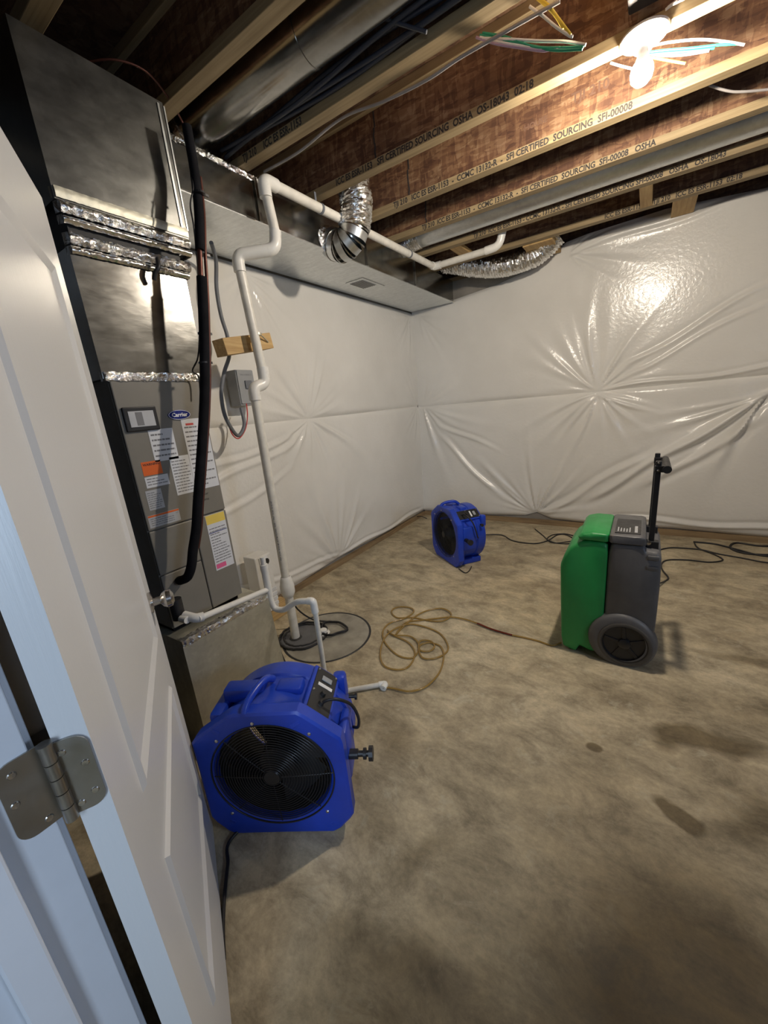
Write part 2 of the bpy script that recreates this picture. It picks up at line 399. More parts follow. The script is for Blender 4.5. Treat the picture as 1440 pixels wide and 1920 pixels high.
for i, yf in enumerate(FAR):
    yc = yf-.03
    j = bpy.data.objects.new('floor_joist', None); C.objects.link(j); j.parent = ceil; j.location = (0, yc, ZJ); WM[j] = Matrix.Translation((0, yc, ZJ))
    MB().box((XL-.2, yc-.005, ZJ+.036), (2.55, yc+.005, 2.806)).build('joist_web', M['osb'], j)
    for z0 in (ZJ, 2.802):
        m = MB(); n = 60; P0 = []
        zt = z0+.038
        m.box((XL-.2, yc-.029, z0), (2.55, yc+.029, zt), bev=.002)
        m.build('bottom_flange' if z0 == ZJ else 'top_flange', M['pine'], j)
    if i in TXT:
        x0 = {2: -1.75, 3: -1.50, 4: -1.40, 5: -1.42, 6: -1.20, 7: -.35}[i]
        T = Matrix.Translation((x0, yc-.0292, ZJ+.005)) @ Matrix.Rotation(math.pi/2, 4, 'X')
        MB().text(TXT[i], .040, T, bold=.0013, xs=.86).build('printed_lettering', M['ink'], j, kind='stuff')
    # dark knockout cracks in the web
    if i in (3, 4, 5):
        xx = {3: -1.25, 4: -1.30, 5: -1.4}[i]
        m = MB()
        for k in range(9):
            dx = random.uniform(-.006, .006)
            m.box((xx+dx, yc-.0062, 2.60+k*.022), (xx+dx+.008, yc-.005, 2.624+k*.022))
        m.build('web_score_mark', M['ink'], j)
    if i == 4:
        T = Matrix.Translation((-.40, yc-.0055, 2.69)) @ Matrix.Rotation(math.pi/2, 4, 'X')
        m = MB().text('TJI 210', .055, T, bold=.0012)
        T = Matrix.Translation((-.62, yc-.0055, 2.665)) @ Matrix.Rotation(math.pi/2, 4, 'X')
        m.text('HOUSE', .035, T, bold=.001)
        m.build('web_lettering', M['ink_soft'], j, kind='stuff')
# blocking between the last joists, rim and sill
def blk(x0, y0, z0, x1, y1, z1, nm='blocking_board', m='pine_y'): return MB().box((x0, y0, z0), (x1, y1, z1)).build(nm, M[m], ceil)
blk(-.13, 3.38, ZJ-.0, -.06, 3.74, ZJ+.06)
blk(.06, 3.80, ZJ+.02, .20, 4.2, ZJ+.05)
blk(-.95, 3.80, ZJ-.01, -.72, 4.2, ZJ+.05)
blk(-1.42, 3.38, ZJ+.0, -1.33, 3.74, ZJ+.03)
MB().box((XL-.2, YB+.08, 2.595), (2.55, YB+.12, 2.84)).build('rim_board', M['osb_dark'], ceil)
MB().box((XL-.2, YB+.03, 2.557), (2.55, YB+.2, 2.595)).build('sill_plate', M['pine_old'], ceil)
# footing sill strip seen under the hem of the insulation
struct(MB().box((XL-.028, .9, 0), (XL+.005, YB, .045)).build('trim_1', M['pine_old']))
struct(MB().box((XL, YB-.008, 0), (2.4, YB+.028, .05)).build('trim_2', M['pine_old']))

# ------------------------------------------------------------------ insulation blankets with puckers
def sheet(name, label, wall, s0, s1, zb, zt, pins, seed, res=.0125, bul=.022, fold_amp=1.0, long_folds=()):
    r = np.random.default_rng(seed)
    ns = int((s1-s0)/res)+1; nz = int((2.4)/res)+1
    s = np.linspace(s0, s1, ns); t = np.linspace(0, 1, nz)
    zbv = np.array([zb(a) for a in s]); ztv = np.array([zt(a) for a in s])
    SS = np.repeat(s[None, :], nz, 0); ZZ = zbv[None, :]*(1-t[:, None])+ztv[None, :]*t[:, None]
    D = np.full(SS.shape, bul)
    # slow waves
    for k in range(10):
        fx, fz = r.uniform(-5, 5), r.uniform(-4, 4); D += .0022*np.sin(SS*fx+ZZ*fz+r.uniform(0, 6.3))
    for (ps, pz, amp, reach, nf, th0, th1) in pins:
        dx, dz = SS-ps, ZZ-pz; R = np.hypot(dx, dz)+1e-6; th = np.arctan2(dz, dx)
        D -= bul*.9*np.exp(-(R/.13)**1.5)
        for k in range(nf):
            a = th0+(th1-th0)*(k+.5)/nf+r.uniform(-.5, .5)*(th1-th0)/nf
            da = (th-a+math.pi) % (2*math.pi)-math.pi
            da = da + r.uniform(-.25, .25)*R
            L = reach*r.uniform(.45, 1.25); wdt = r.uniform(.035, .075)
            lat = R*np.sin(np.clip(da, -1.4, 1.4)); W = .006+wdt*R
            prof = np.exp(-(lat/W)**2)-.55*np.exp(-((lat-W*1.7)/W)**2)
            D += amp*fold_amp*r.uniform(.5, 1.2)*prof*(R/(R+.05))*np.exp(-(R/L)**2)*(np.abs(da) < 1.3)*np.clip(R/.04, 0, 1)
    for (a, az_, b, bz, amp, wd) in long_folds:
        L = math.hypot(b-a, bz-az_); ux, uz = (b-a)/L, (bz-az_)/L
        u = (SS-a)*ux+(ZZ-az_)*uz; v = -(SS-a)*uz+(ZZ-az_)*ux
        v = v + .015*np.sin(u*7+r.uniform(0, 6))
        win = 1/(1+np.exp(-(u)/.03))/(1+np.exp((u-L)/.06))
        D += amp*win*(np.exp(-(v/wd)**2)-.6*np.exp(-((v-1.8*wd)/wd)**2))
    T_ = np.repeat(t[:, None], ns, 1); span = (ztv-zbv)[None, :]
    ed = np.minimum(T_, 1-T_)*span
    D = np.clip(D, .004, .12)+.012
    D = .004+(D-.004)*(1-.92*np.exp(-(ed/.022)**1.2))
    P = []
    def W(a, z, d): return (XL-.025+d, a, z) if wall == 'L' else (a, YB+.025-d, z)
    def row(i, d): return [W(SS[i, j], ZZ[i, j], d[j]) for j in range(ns)]
    P.append([W(SS[0, j], ZZ[0, j]+.01, .001) for j in range(ns)])
    P += [row(i, D[i]) for i in range(nz)]
    P.append([W(SS[-1, j], ZZ[-1, j]-.004, .001) for j in range(ns)])
    m = MB().grid(P)
    o = m.build(name, M['facing'], smooth=60, origin=W((s0+s1)/2, 0, 0))
    tag(o, label, 'insulation'); return o
def interp(xs, ys): return lambda a: float(np.interp(a, xs, ys))
# pin points on the two walls
def PL(px, py): p = at(px, py, 0, XL+.02); return p.y, p.z
def PB(px, py): p = at(px, py, 1, YB-.02); return p.x, p.z
TAU = 2*math.pi
l1 = PL(583, 785); l2 = PL(640, 1056); lc = PL(785, 762)
seamL = interp([-.1, l1[0], YB], [l1[1]+.02, l1[1], lc[1]])
b1 = PB(1120, 735); b2 = PB(1005, 967); b3 = PB(1065, 475); b4 = PB(1440, 735)
seamB = interp([XL, XL+.02, b1[0], b4[0], 2.4], [lc[1], lc[1]-.01, b1[1], PB(1440, 703)[1], PB(1440, 703)[1]])
sheet('insulation_blanket', 'upper white faced insulation blanket on the left wall, under the long duct', 'L', .06, YB+.01, lambda a: seamL(a)-.004, lambda a: 2.345,
      [(l1[0], l1[1], .016, .5, 15, .1, math.pi-.1), (lc[0], lc[1], .006, .3, 8, math.pi*.55, math.pi-.1), (1.95, 2.3, .010, .5, 9, -math.pi+.3, -.3), (YB-.06, 2.30, .008, .4, 8, -math.pi, -math.pi/2)], 3)
sheet('insulation_blanket', 'lower white faced insulation blanket on the left wall, down to the floor', 'L', .06, YB+.01,
      interp([0, 1.2, 2.0, l2[0], 3.4, 4.2], [.06, .05, .045, .075, .05, .06]), lambda a: seamL(a)+.006,
      [(l1[0], l1[1], .016, .5, 14, -math.pi+.15, -.1), (l2[0], l2[1], .016, .55, 17, .05, math.pi-.02), (lc[0], lc[1], .008, .5, 6, -math.pi+.3, -math.pi/2)], 5,
      long_folds=[(1.3, 1.1, 2.2, 1.2, .010, .018), (1.2, .95, 2.15, 1.17, .012, .02), (1.3, .75, 2.0, .95, .01, .02), (l2[0], .09, 4.1, .10, .012, .015), (1.3, .25, l2[0], .10, .010, .015)])
topB = interp([PB(845, 558)[0], PB(930, 532)[0], PB(1000, 500)[0], PB(1045, 466)[0], PB(1060, 455)[0], PB(1100, 440)[0], PB(1250, 388)[0], PB(1440, 344)[0], 2.4],
              [PB(845, 562)[1], PB(930, 532)[1], PB(1000, 500)[1], PB(1045, 466)[1], PB(1060, 452)[1], PB(1100, 436)[1], PB(1250, 388)[1], PB(1440, 348)[1], PB(1440, 346)[1]])
sheet('insulation_blanket', 'upper white faced insulation blanket on the back wall, with a bright bulb glare', 'B', XL-.01, 2.39, lambda a: seamB(a)-.004, topB,
      [(b1[0], b1[1], .017, .6, 17, .08, math.pi-.08), (lc[0]*0+XL+.06, lc[1], .010, .5, 6, .1, math.pi/2-.2), (b3[0], b3[1], .012, .4, 9, -.9, .75), (XL+.08, 2.31, .008, .5, 7, -math.pi/2+.1, 0), (1.35, b1[1], .014, .6, 10, .2, 3)], 11, fold_amp=1.1,
      long_folds=[(b3[0]+.05, b3[1]+.03, 1.2, b3[1]+.22, .012, .022), (b3[0]+.05, b3[1]-.02, 1.0, b3[1]+.10, .010, .018), (b1[0]+.25, b1[1]+.22, b1[0]+1.0, b1[1]+.62, .016, .02), (b1[0]+.3, b1[1]+.15, b1[0]+1.0, b1[1]+.5, .013, .018), (b1[0]+.1, b1[1]+.02, 1.3, b1[1]+.10, .016, .016)])
botB = interp([XL, -1.9, PB(900, 984)[0], b2[0]-.12, b2[0], b2[0]+.15, PB(1130, 1000)[0], .3, 1, 2.4], [.05, .06, .055, .085, .13, .07, .05, .065, .045, .05])
sheet('insulation_blanket', 'lower white faced insulation blanket on the back wall, behind the blue fan and dehumidifier', 'B', XL-.01, 2.39, botB, lambda a: seamB(a)+.006,
      [(b1[0], b1[1], .020, .5, 11, -math.pi+.1, -.1), (b2[0], b2[1]+.02, .018, .55, 17, .1, math.pi-.1), (XL+.06, lc[1], .016, .6, 7, -math.pi/2+.1, -.15), (b4[0], PB(1440, 738)[1], .022, .9, 6, math.pi*1.05, math.pi*1.4)], 21, fold_amp=1.25, bul=.03,
      long_folds=[(b4[0]+.02, PB(1440, 738)[1], -.35, .35, .030, .030), (b4[0]-.05, PB(1440, 790)[1], .1, .5, .022, .03), (b2[0]+.1, .14, .05, .75, .020, .028), (b1[0]+.02, b1[1]-.02, b1[0]+.33, b1[1]-.17, .022, .018),
                  (b1[0]-.03, b1[1]-.05, b1[0]-.22, b1[1]-.30, .02, .02), (-1.95, .95, -1.35, .35, .018, .025), (-1.95, 1.1, -1.4, .85, .016, .02), (-.2, .13, 1.6, .13, .018, .02)])

# ------------------------------------------------------------------ door, jamb, hinge
H = Vector((-.528, .108, 0)); u = Vector((-.872, .489, 0)).normalized(); nn = Vector((.489, .872, 0)).normalized(); DW = .752; DT = .034
DZ0, DZ1 = .012, 1.905
MD = Matrix(((u.x, -nn.x, 0, H.x), (u.y, -nn.y, 0, H.y), (0, 0, 1, 0), (0, 0, 0, 1)))   # local x along door, local y into thickness
door = MB().box((0, .011, DZ0), (DW, DT-.004, DZ1), MD)
panels = [(.125, .635, .26, .665), (.125, .635, .815, 1.735)]
# stiles and rails proud of the panels, both faces
for y0, y1 in ((0, .011), (DT-.004, DT)):
    for (a, b, c, d) in ((0, .125, DZ0, DZ1), (.635, DW, DZ0, DZ1), (.125, .635, DZ0, .26), (.125, .635, .665, .815), (.125, .635, 1.735, DZ1)):
        door.box((a, y0, c), (b, y1, d), MD)
DO = struct(door.build('door_1', M['door'], origin=H))
for (a, b, c, d) in panels:
    m = MB()
    for y0, yy in ((-.0015, 1), ):
        # ogee like moulding: sloped frame then a raised field
        def ring(i0, y_0, i1, y_1):
            A = [(a+i0, y_0, c+i0), (b-i0, y_0, c+i0), (b-i0, y_0, d-i0), (a+i0, y_0, d-i0)]
            B = [(a+i1, y_1, c+i1), (b-i1, y_1, c+i1), (b-i1, y_1, d-i1), (a+i1, y_1, d-i1)]
            m.add(A+B, [(k, (k+1) % 4, 4+(k+1) % 4, 4+k) for k in range(4)], MD)
        ring(-.002, .0005, .005, -.007); ring(.005, -.007, .010, -.007); ring(.010, -.007, .026, .0002)
        m.add([(a+.026, .0002, c+.026), (b-.026, .0002, c+.026), (b-.026, .0002, d-.026), (a+.026, .0002, d-.026)], [(0, 1, 2, 3)], MD)
    m.build('door_panel', M['door'], DO)
# knob on both faces
kn = MB(); kz = .905; kx = DW-.062
for sgn, y0 in ((-1, 0), (1, DT)):
    T = MD @ Matrix.Translation((kx, y0, kz)) @ Matrix.Rotation(math.radians(90)*(1 if sgn < 0 else -1), 4, 'X')
    kn.lathe([(0, 0), (.030, 0), (.030, .006), (.012, .010), (.011, .028), (.020, .034), (.026, .044), (.024, .056), (.012, .062), (0, .063)], T, 28)
split(kn, 'door_handle', M['chrome'], DO, smooth=35)
MB().box((DW-.001, .006, kz-.028), (DW+.0015, DT-.006, kz+.028), MD).box((DW, .011, kz-.008), (DW+.010, DT-.011, kz+.008), MD).build('latch', M['chrome'], DO)
# hinge: centre from the photo
HZ = .99
hg = bpy.data.objects.new('hinge', None)
pin = H - nn*(DT+.004) - u*.008
kn = MB()
for k in range(5):
    z0 = HZ-.052+k*.0212
    kn.tube([pin+Vector((0, 0, z0)), pin+Vector((0, 0, z0+.0200))], .0068, 14)
kn.tube([pin+Vector((0, 0, HZ+.053)), pin+Vector((0, 0, HZ+.058))], .0075, 12)
def leaf(M0, w, name):
    # rounded corner plate in local x (0..w), z; y thickness
    pts = [(0, -.052), (w-.016, -.052)]
    for k in range(1, 6):
        q = -math.pi/2+math.pi/2*k/6; pts.append((w-.016+.016*math.cos(q), -.036+.016*math.sin(q)))
    pts += [(w, -.036), (w, .036)]
    for k in range(1, 6):
        q = math.pi/2*k/6; pts.append((w-.016+.016*math.cos(q), .036+.016*math.sin(q)))
    pts += [(w-.016, .052), (0, .052)]
    m = MB().prism(pts, 0, .0022, 'xz', M0); return m
# leaf on the door edge: plane of the edge (normal -u), running from the pin towards the room face
ML = Matrix(((nn.x, -u.x, 0, pin.x+u.x*.0065), (nn.y, -u.y, 0, pin.y+u.y*.0065), (0, 0, 1, HZ), (0, 0, 0, 1)))
hp = leaf(ML, .036, 'leaf').build('hinge', M['hinge'], DO)
kn.build('hinge_knuckle', M['hinge'], hp, smooth=40)
scr = MB()
for dx, dz in ((.010, .036), (.027, .012), (.027, -.012-.018), (.011, -.04)):
    scr.lathe([(.0, .0032), (.0035, .0034), (.0044, .0024), (.0044, .002)], ML @ Matrix.Translation((dx, 0, dz)) @ Matrix.Rotation(-math.pi/2, 4, 'X'), 12)
scr.build('hinge_screws', M['chrome'], hp, smooth=30, kind='stuff')
# jamb: faces +x, rabbet, stop
JX = -.556
jm = MB().box((-.60, -.058, 0), (JX, .060, 2.06), bev=.0015)
jm.box((JX, -.024, 0), (JX+.012, .012, 2.05), bev=.003)
struct(jm.build('trim_3', M['trim']))
struct(MB().box((-.665, .0555, 0), (-.575, .068, 2.1), bev=.003).build('trim_4', M['trim']))
cs = MB().box((-.655, -.070, 0), (-.566, -.0505, 2.1), bev=.003).box((-.64, -.078, 0), (-.60, -.068, 2.1), bev=.003)
struct(cs.build('trim_5', M['trim']))
jr = MB().box((.165, -.058, 0), (.20, .06, 2.06)).box((JX, -.058, 2.03), (.165, .06, 2.06))
struct(jr.build('trim_6', M['trim']))
MJ = Matrix(((0, 1, 0, JX+.0002), (-1, 0, 0, pin.y-.002), (0, 0, 1, HZ), (0, 0, 0, 1)))
jl = tag(leaf(MJ, .042, 'l').build('hinge_leaf', M['hinge'], origin=(JX, pin.y, HZ)), 'nickel hinge leaf screwed to the white door jamb, left of the knuckle', 'hinge')
scr = MB()
for dx, dz in ((.028, .036), (.034, .0), (.014, -.042)):
    scr.lathe([(.0, .0032), (.0035, .0034), (.0044, .0024), (.0044, .002)], MJ @ Matrix.Translation((dx, 0, dz)) @ Matrix.Rotation(-math.pi/2, 4, 'X'), 12)
scr.build('screw_heads', M['chrome'], jl, smooth=30, kind='stuff')

# ------------------------------------------------------------------ furnace
FX = -1.533; FY0, FY1 = .667, 1.002; FZ0, FZ1 = .585, 1.552
fu = thing('furnace', 'tall grey-brown furnace cabinet with a blue oval badge and stickers', 'furnace', (FX-.35, (FY0+FY1)/2, FZ0))
MB().box((FX-.70, FY0, FZ0), (FX-.012, FY1, FZ1)).build('cabinet', M['paint'], fu)
def fpanel(nm, y0, y1, z0, z1): return MB().box((FX-.013, y0, z0), (FX, y1, z1), bev=.004).build(nm, M['paint'], fu)
fpanel('upper_access_panel', FY0+.001, FY1-.001, 1.003, FZ1-.004)
fpanel('middle_access_panel', FY0+.001, .842, .820, .999)
fpanel('lower_access_panel', FY0+.001, .842, FZ0+.003, .816)
fpanel('side_access_panel', .846, FY1-.001, FZ0+.003, .999)
def F(px, py): p = at(px, py, 0, FX); return p.y, p.z
MF = Matrix(((0, 0, 1, FX), (1, 0, 0, 0), (0, 1, 0, 0), (0, 0, 0, 1)))     # local x=y world, local y=z world, local z=out
def fbox(m, y0, z0, y1, z1, d0, d1, bev=0): return m.box((y0, z0, d0), (y1, z1, d1), MF, bev)
wn = fbox(MB(), .680, 1.370, .797, 1.456, .0, .010, .004)
wn = wn.build('inspection_window', M['blackpl'], fu)
fbox(MB(), .695, 1.386, .783, 1.441, .0098, .0112, .0).build('window_pane', M['foilpaper'], wn, label='silvery clear pane behind which pale parts show')
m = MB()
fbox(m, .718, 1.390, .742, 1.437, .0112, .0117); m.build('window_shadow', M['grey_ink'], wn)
m = MB(); pts = [(.885+.046*math.cos(TAU*k/36), 1.418+.019*math.sin(TAU*k/36)) for k in range(36)]
m.prism(pts, 0, .004, 'xy', MF); bd = m.build('maker_badge', M['logo'], fu, label='dark blue oval badge with white lettering')
m = MB(); 
pi = [(.885+.0425*math.cos(TAU*k/36), 1.418+.0165*math.sin(TAU*k/36)) for k in range(36)]; po = [(.885+.0445*math.cos(TAU*k/36), 1.418+.0180*math.sin(TAU*k/36)) for k in range(36)]
m.add([(a, b, .0043) for a, b in pi]+[(a, b, .0043) for a, b in po], [(k, (k+1) % 36, 36+(k+1) % 36, 36+k) for k in range(36)], MF)
m.text('Carrier', .021, MF @ Matrix.Translation((.885, 1.4115, .0044)), align='CENTER', bold=.0006)
m.build('badge_lettering', M['white'], bd)
def sticker(nm, y0, z0, y1, z1, mat, lines=0, hdr=None, d=.0008, lab=None, rnd=0, txt=None):
    m = MB(); fbox(m, y0, z0, y1, z1, 0, d); st = m.build(nm, M[mat], fu, label=lab)
    if lines:
        m = MB(); zt = z1-(z1-z0)*(.22 if hdr else .08); n = lines
        for k in range(n):
            z = zt-(zt-z0)*(k+.7)/(n+.6); h = (zt-z0)/(n+.6)*.32
            a = y0+(y1-y0)*.07; e = y1-(y1-y0)*random.choice([.07, .07, .2, .45])
            while a < e:
                b = min(a+random.uniform(.006, .02), e); fbox(m, a, z, b, z+h, d, d+.0003); a = b+.0022
        m.build('printed_text', M['grey_ink'], st, kind='stuff')
    if hdr: m = MB(); fbox(m, y0+.001, z1-(z1-z0)*.16, y1-.001, z1-.001, d, d+.0003); m.build('header_band', M[hdr], st)
    return st
sticker('instruction_sticker', .752, 1.253, .845, 1.372, 'paper', 5)
sticker('instruction_sticker', .806, 1.110, .885, 1.262, 'paper', 11)
st = sticker('service_tag', .886, 1.112, .995, 1.400, 'paper', 14)
m = MB(); fbox(m, .902, 1.375, .935, 1.383, .0008, .0012); m.build('red_mark', M['red'], st)
st = sticker('warning_sticker', .700, 1.208, .771, 1.259, 'orange', 0)
MB().text('WARNING', .0125, MF @ Matrix.Translation((.705, 1.244, .0009)), bold=.0003).build('warning_lettering', M['ink'], st)
sticker('data_sticker', .700, 1.162, .787, 1.203, 'paper', 3)
sticker('data_sticker', .690, 1.078, .748, 1.153, 'foilpaper', 8)
sticker('data_sticker', .676, 1.012, .797, 1.060, 'foilpaper', 4, 'orange')
m = MB(); 
fbox(m, .71, 1.070, .712, 1.072, 0, .0005)
m.text('Clean filter', .016, MF @ Matrix.Translation((.865, 1.085, .0003))).text('on time', .016, MF @ Matrix.Translation((.885, 1.062, .0003)))
m.build('handwriting', M['ink'], fu, kind='stuff')
st = sticker('safety_sheet', .898, .745, .990, .996, 'paper', 15, 'yellow')
m = MB(); fbox(m, .902, .752, .950, .772, .0008, .0013); m.build('pink_strip', M['pink'], st)
m = MB(); fbox(m, .900, .915, .988, .918, .0008, .0013); m.build('blue_line', M['logo'], st)
# return box on the floor under the furnace
rb = thing('return_air_box', 'dull galvanised return air box on the floor beneath the furnace', 'duct', (-1.85, .86, 0))
m = MB(); v = [(-2.22, .645, 0), (-1.45, .645, 0), (-1.45, 1.110, 0), (-2.22, 1.110, 0), (-2.22, .645, .562), (-1.45, .645, .562), (-1.45, 1.072, .562), (-2.22, 1.072, .562)]
m.add(v, [(0, 3, 2, 1), (4, 5, 6, 7), (0, 1, 5, 4), (1, 2, 6, 5), (2, 3, 7, 6), (3, 0, 4, 7)]); m.build('duct_body', M['galv_dark'], rb)
m = MB(); n = 60
P = []
for k, (dx, dz) in enumerate(((-.030, .565), (.0035, .566), (.0045, .545), (.001, .535))):
    P.append([(-1.45+dx+random.uniform(-.0015, .0015), .645+.428*j/n, dz+random.uniform(-.003, .003)) for j in range(n+1)])
m.grid(P).build('foil_tape', M['foil'], rb)
MB().box((-2.2, FY0+.01, .562), (FX-.03, FY1-.01, .586)).build('filter_slot', M['black'], rb)
# supply plenum above the furnace, coil section, tape, canvas connector
pl = thing('supply_plenum', 'galvanised supply plenum and coil box standing on the furnace', 'duct', (-1.88, .85, FZ1))
MB().box((-2.22, FY0-.015, FZ1+.001), (FX-.003, 1.035, 1.945)).build('coil_box', M['galv'], pl)
MB().box((-2.21, FY0-.0, 1.94), (FX-.008, 1.03, 2.075)).build('canvas_connector', M['canvas'], pl)
MB().box((-2.22, FY0-.018, 2.07), (FX+.0, 1.078, 2.50)).build('plenum_body', M['galv_plenum'], pl)
def band(nm, z0, z1, y0, y1, mat, out, amp=.003, tilt=0):
    n = 70; P = []
    for k in range(7):
        z = z0+(z1-z0)*k/6; bulge = out*math.sin(math.pi*k/6)
        row = [(-2.1, y1+.004+bulge, z)]
        row = []
        for j in range(n+1):
            a = j/n; row.append((FX+.004+bulge+random.uniform(-amp, amp)*.6, y0+(y1+.006-y0)*a, z+tilt*a+random.uniform(-amp, amp)*.6))
        row += [(FX-.02-.08*q, y1+.006+bulge*.7, z+tilt) for q in range(1, 8)]
        row[0] = (FX-.02, y0, z)
        P.append(row)
    MB().grid(P).build(nm, M[mat], pl, smooth=60)
band('foil_tape', FZ1-.008, FZ1+.022, FY0-.016, 1.0, 'foil', .003, .004)
band('dark_foil_band', 2.075, 2.105, FY0-.02, 1.072, 'galv_dark', .002, .001)
band('foil_band', 2.035, 2.068, FY0-.018, 1.068, 'foil', .012, .003)
band('foil_band', 2.006, 2.030, FY0-.018, 1.066, 'foil_smooth', .010, .002)
band('foil_band', 1.950, 1.985, FY0-.016, 1.050, 'foil', .012, .004)
band('foil_band', 1.925, 1.947, FY0-.016, 1.040, 'foil_smooth', .006, .002)
m = MB(); m.box((FX, 1.055, 2.08), (FX+.004, 1.062, 2.49)).box((-2.2, 1.078, 2.10), (FX+.003, 1.083, 2.49)); split(m, 'standing_seam', M['galv_bright'], pl)
# ------------------------------------------------------------------ long trunk duct
TX0, TX1, TZ0, TZ1 = XL+.01, -1.74, 2.352, 2.545
td = thing('trunk_duct', 'long rectangular galvanised trunk duct running under the joists', 'duct', (-1.99, 2.6, TZ0))
MB().box((TX0+.01, 1.08, TZ0), (TX1, 4.18, TZ1), bev=.002).build('duct_body', M['galv'], td)
MB().box((TX0, 1.10, TZ0-.004), (TX1+.004, 4.18, TZ0+.001)).build('bottom_sheet', M['galv_bright'], td)
m = MB()
for yy in (1.20, 1.655, 2.62, 3.35): m.box((TX1, yy, TZ0), (TX1+.012, yy+.018, TZ1+.002), bev=.002)
split(m, 'drive_cleat', M['galv'], td)
MB().box((TX1, 1.20, TZ0+.003), (TX1+.006, 1.63, TZ1), bev=.002).build('starter_panel', M['galv'], td)
m = MB(); n = 60
m.grid([[(TX1+.008+random.uniform(-.002, .002), 1.19+.5*j/n, TZ1-.02+.008*k+random.uniform(-.003, .003)) for j in range(n+1)] for k in range(4)])
m.build('foil_tape', M['foil'], td)
rg = thing('air_register', 'small steel air register in the underside of the trunk duct', 'vent', (-1.98, 2.94, TZ0-.006))
r4 = [at(648, 521, 2, TZ0-.006), at(683, 515, 2, TZ0-.006), at(722, 533, 2, TZ0-.006), at(688, 545, 2, TZ0-.006)]
cx, cy = -1.985, 2.95; wx, wy = .085, .16
MB().box((cx-wx, cy-wy, TZ0-.010), (cx+wx, cy+wy, TZ0-.0045), bev=.002).build('register_frame', M['galv_bright'], rg)
MB().box((cx-wx+.02, cy-wy+.03, TZ0-.0112), (cx+wx-.02, cy+wy-.1, TZ0-.010)).build('register_opening', M['greybox'], rg)
for k in range(7): MB().box((cx-wx+.024+k*.018, cy-wy+.03, TZ0-.0145), (cx-wx+.027+k*.018, cy+wy-.1, TZ0-.0108)).build('slat', M['galv'], rg)
# round duct in the second joist bay
def ribbed(path, r, amp, pitch=.012, n=24, jag=.3):
    pts = spline(path, 40); out = [pts[0]]; rs = []
    # resample
    L = [0]
    for a, b in zip(pts, pts[1:]): L.append(L[-1]+(b-a).length)
    tot = L[-1]; k = int(tot/(pitch/3)); res = []; rr = []
    for i in range(k+1):
        d = tot*i/k; j = min(max(np.searchsorted(L, d)-1, 0), len(pts)-2); f = (d-L[j])/max(L[j+1]-L[j], 1e-9)
        res.append(pts[j].lerp(pts[j+1], min(f, 1))); rr.append(r+amp*math.sin(TAU*d/pitch)+amp*random.uniform(-jag, jag))
    m = MB().tube(res, rr, n)
    jr = amp*jag
    m.v = [v + Vector((random.uniform(-jr, jr), random.uniform(-jr, jr), random.uniform(-jr, jr))) for v in m.v]
    return m
rd = thing('round_duct', 'smooth round galvanised duct between the joists at upper left', 'duct', (-1.0, 1.41, 2.67), group=None)
MB().tube([(-1.86, 1.40, 2.665), (.3, 1.40, 2.665)], .088, 36).build('duct_pipe', M['galv'], rd, smooth=30)
m = MB(); 
for xx in (-1.1, -.2): m.tube([(xx, 1.40, 2.665), (xx+.012, 1.40, 2.665)], .0905, 36)
split(m, 'crimp_ring', M['galv'], rd, smooth=30)
ribbed([(-1.80, 1.40, 2.66), (-1.86, 1.40, 2.645), (-1.93, 1.38, 2.62)], .09, .004).build('foil_sleeve', M['foil_flex'], rd)
rd = thing('round_duct', 'thin round galvanised duct in the joist bay near the back wall', 'duct', (-1.0, 3.20, 2.66))
MB().tube([(-1.62, 3.20, 2.655), (2.2, 3.20, 2.655)], .085, 36).build('duct_pipe', M['galv_bright'], rd, smooth=30)
ribbed([(-1.80, 3.17, 2.60), (-1.70, 3.19, 2.64), (-1.60, 3.20, 2.655)], .088, .004).build('foil_sleeve', M['foil_flex'], rd)
# elbow and flex duct off the trunk
ed = thing('flexible_duct', 'crinkled foil flexible duct with metal elbow rising from the trunk duct', 'duct', (-1.60, 2.2, 2.4))
p0, p1, p2, p3, p4, p5 = at(622, 455, 0, -1.74), at(640, 462, 0, -1.66), at(660, 445, 0, -1.58), at(667, 412, 0, -1.55), at(668, 380, 0, -1.54), at(660, 348, 0, -1.56)+Vector((0, 0, .06))
path = spline([p0, p1, p2, p3, p4, p5], 2)
gores = path[:6]
m = MB()
for a, b in zip(gores, gores[1:]): m.tube([a, b], .088, 26, caps=False)
m.build('elbow', M['galv_bright'], ed, smooth=20)
m = MB()
for a in range(1, 6):
    d = (path[a+1]-path[a-1]).normalized(); m.tube([path[a]-d*.004, path[a]+d*.004], .0915, 26)
split(m, 'elbow_bead', M['galv'], ed, smooth=30)
ribbed([path[5], p3.lerp(p4, .3), p4, p5], .094, .007, .022, jag=.42).build('flexible_hose', M['foil_flex'], ed)
m = MB(); 
n = 30
m.grid([[(TX1+.003+.006*k+random.uniform(-.002, .002), p0.y+(.092+.012*(3-k))*math.cos(TAU*j/n), p0.z+(.062+.010*(3-k))*math.sin(TAU*j/n)) for j in range(n+1)] for k in range(4)])
m.build('foil_collar', M['foil'], ed)
ed = thing('flexible_duct', 'sagging crinkled foil flexible duct along the top of the back wall', 'duct', (-1.2, 3.98, 2.5))
YD = 4.0
fp = [at(800, 487, 1, YD), at(850, 494, 1, YD), at(905, 500, 1, YD), at(950, 497, 1, YD), at(990, 484, 1, YD), at(1016, 470, 1, YD)]
fp = [Vector((p.x, YD, p.z)) for p in fp]; fp.append(fp[-1]+Vector((.12, 0, .09)))
ribbed(fp, .088, .007, .022, jag=.42).build('flexible_hose', M['foil_flex'], ed)

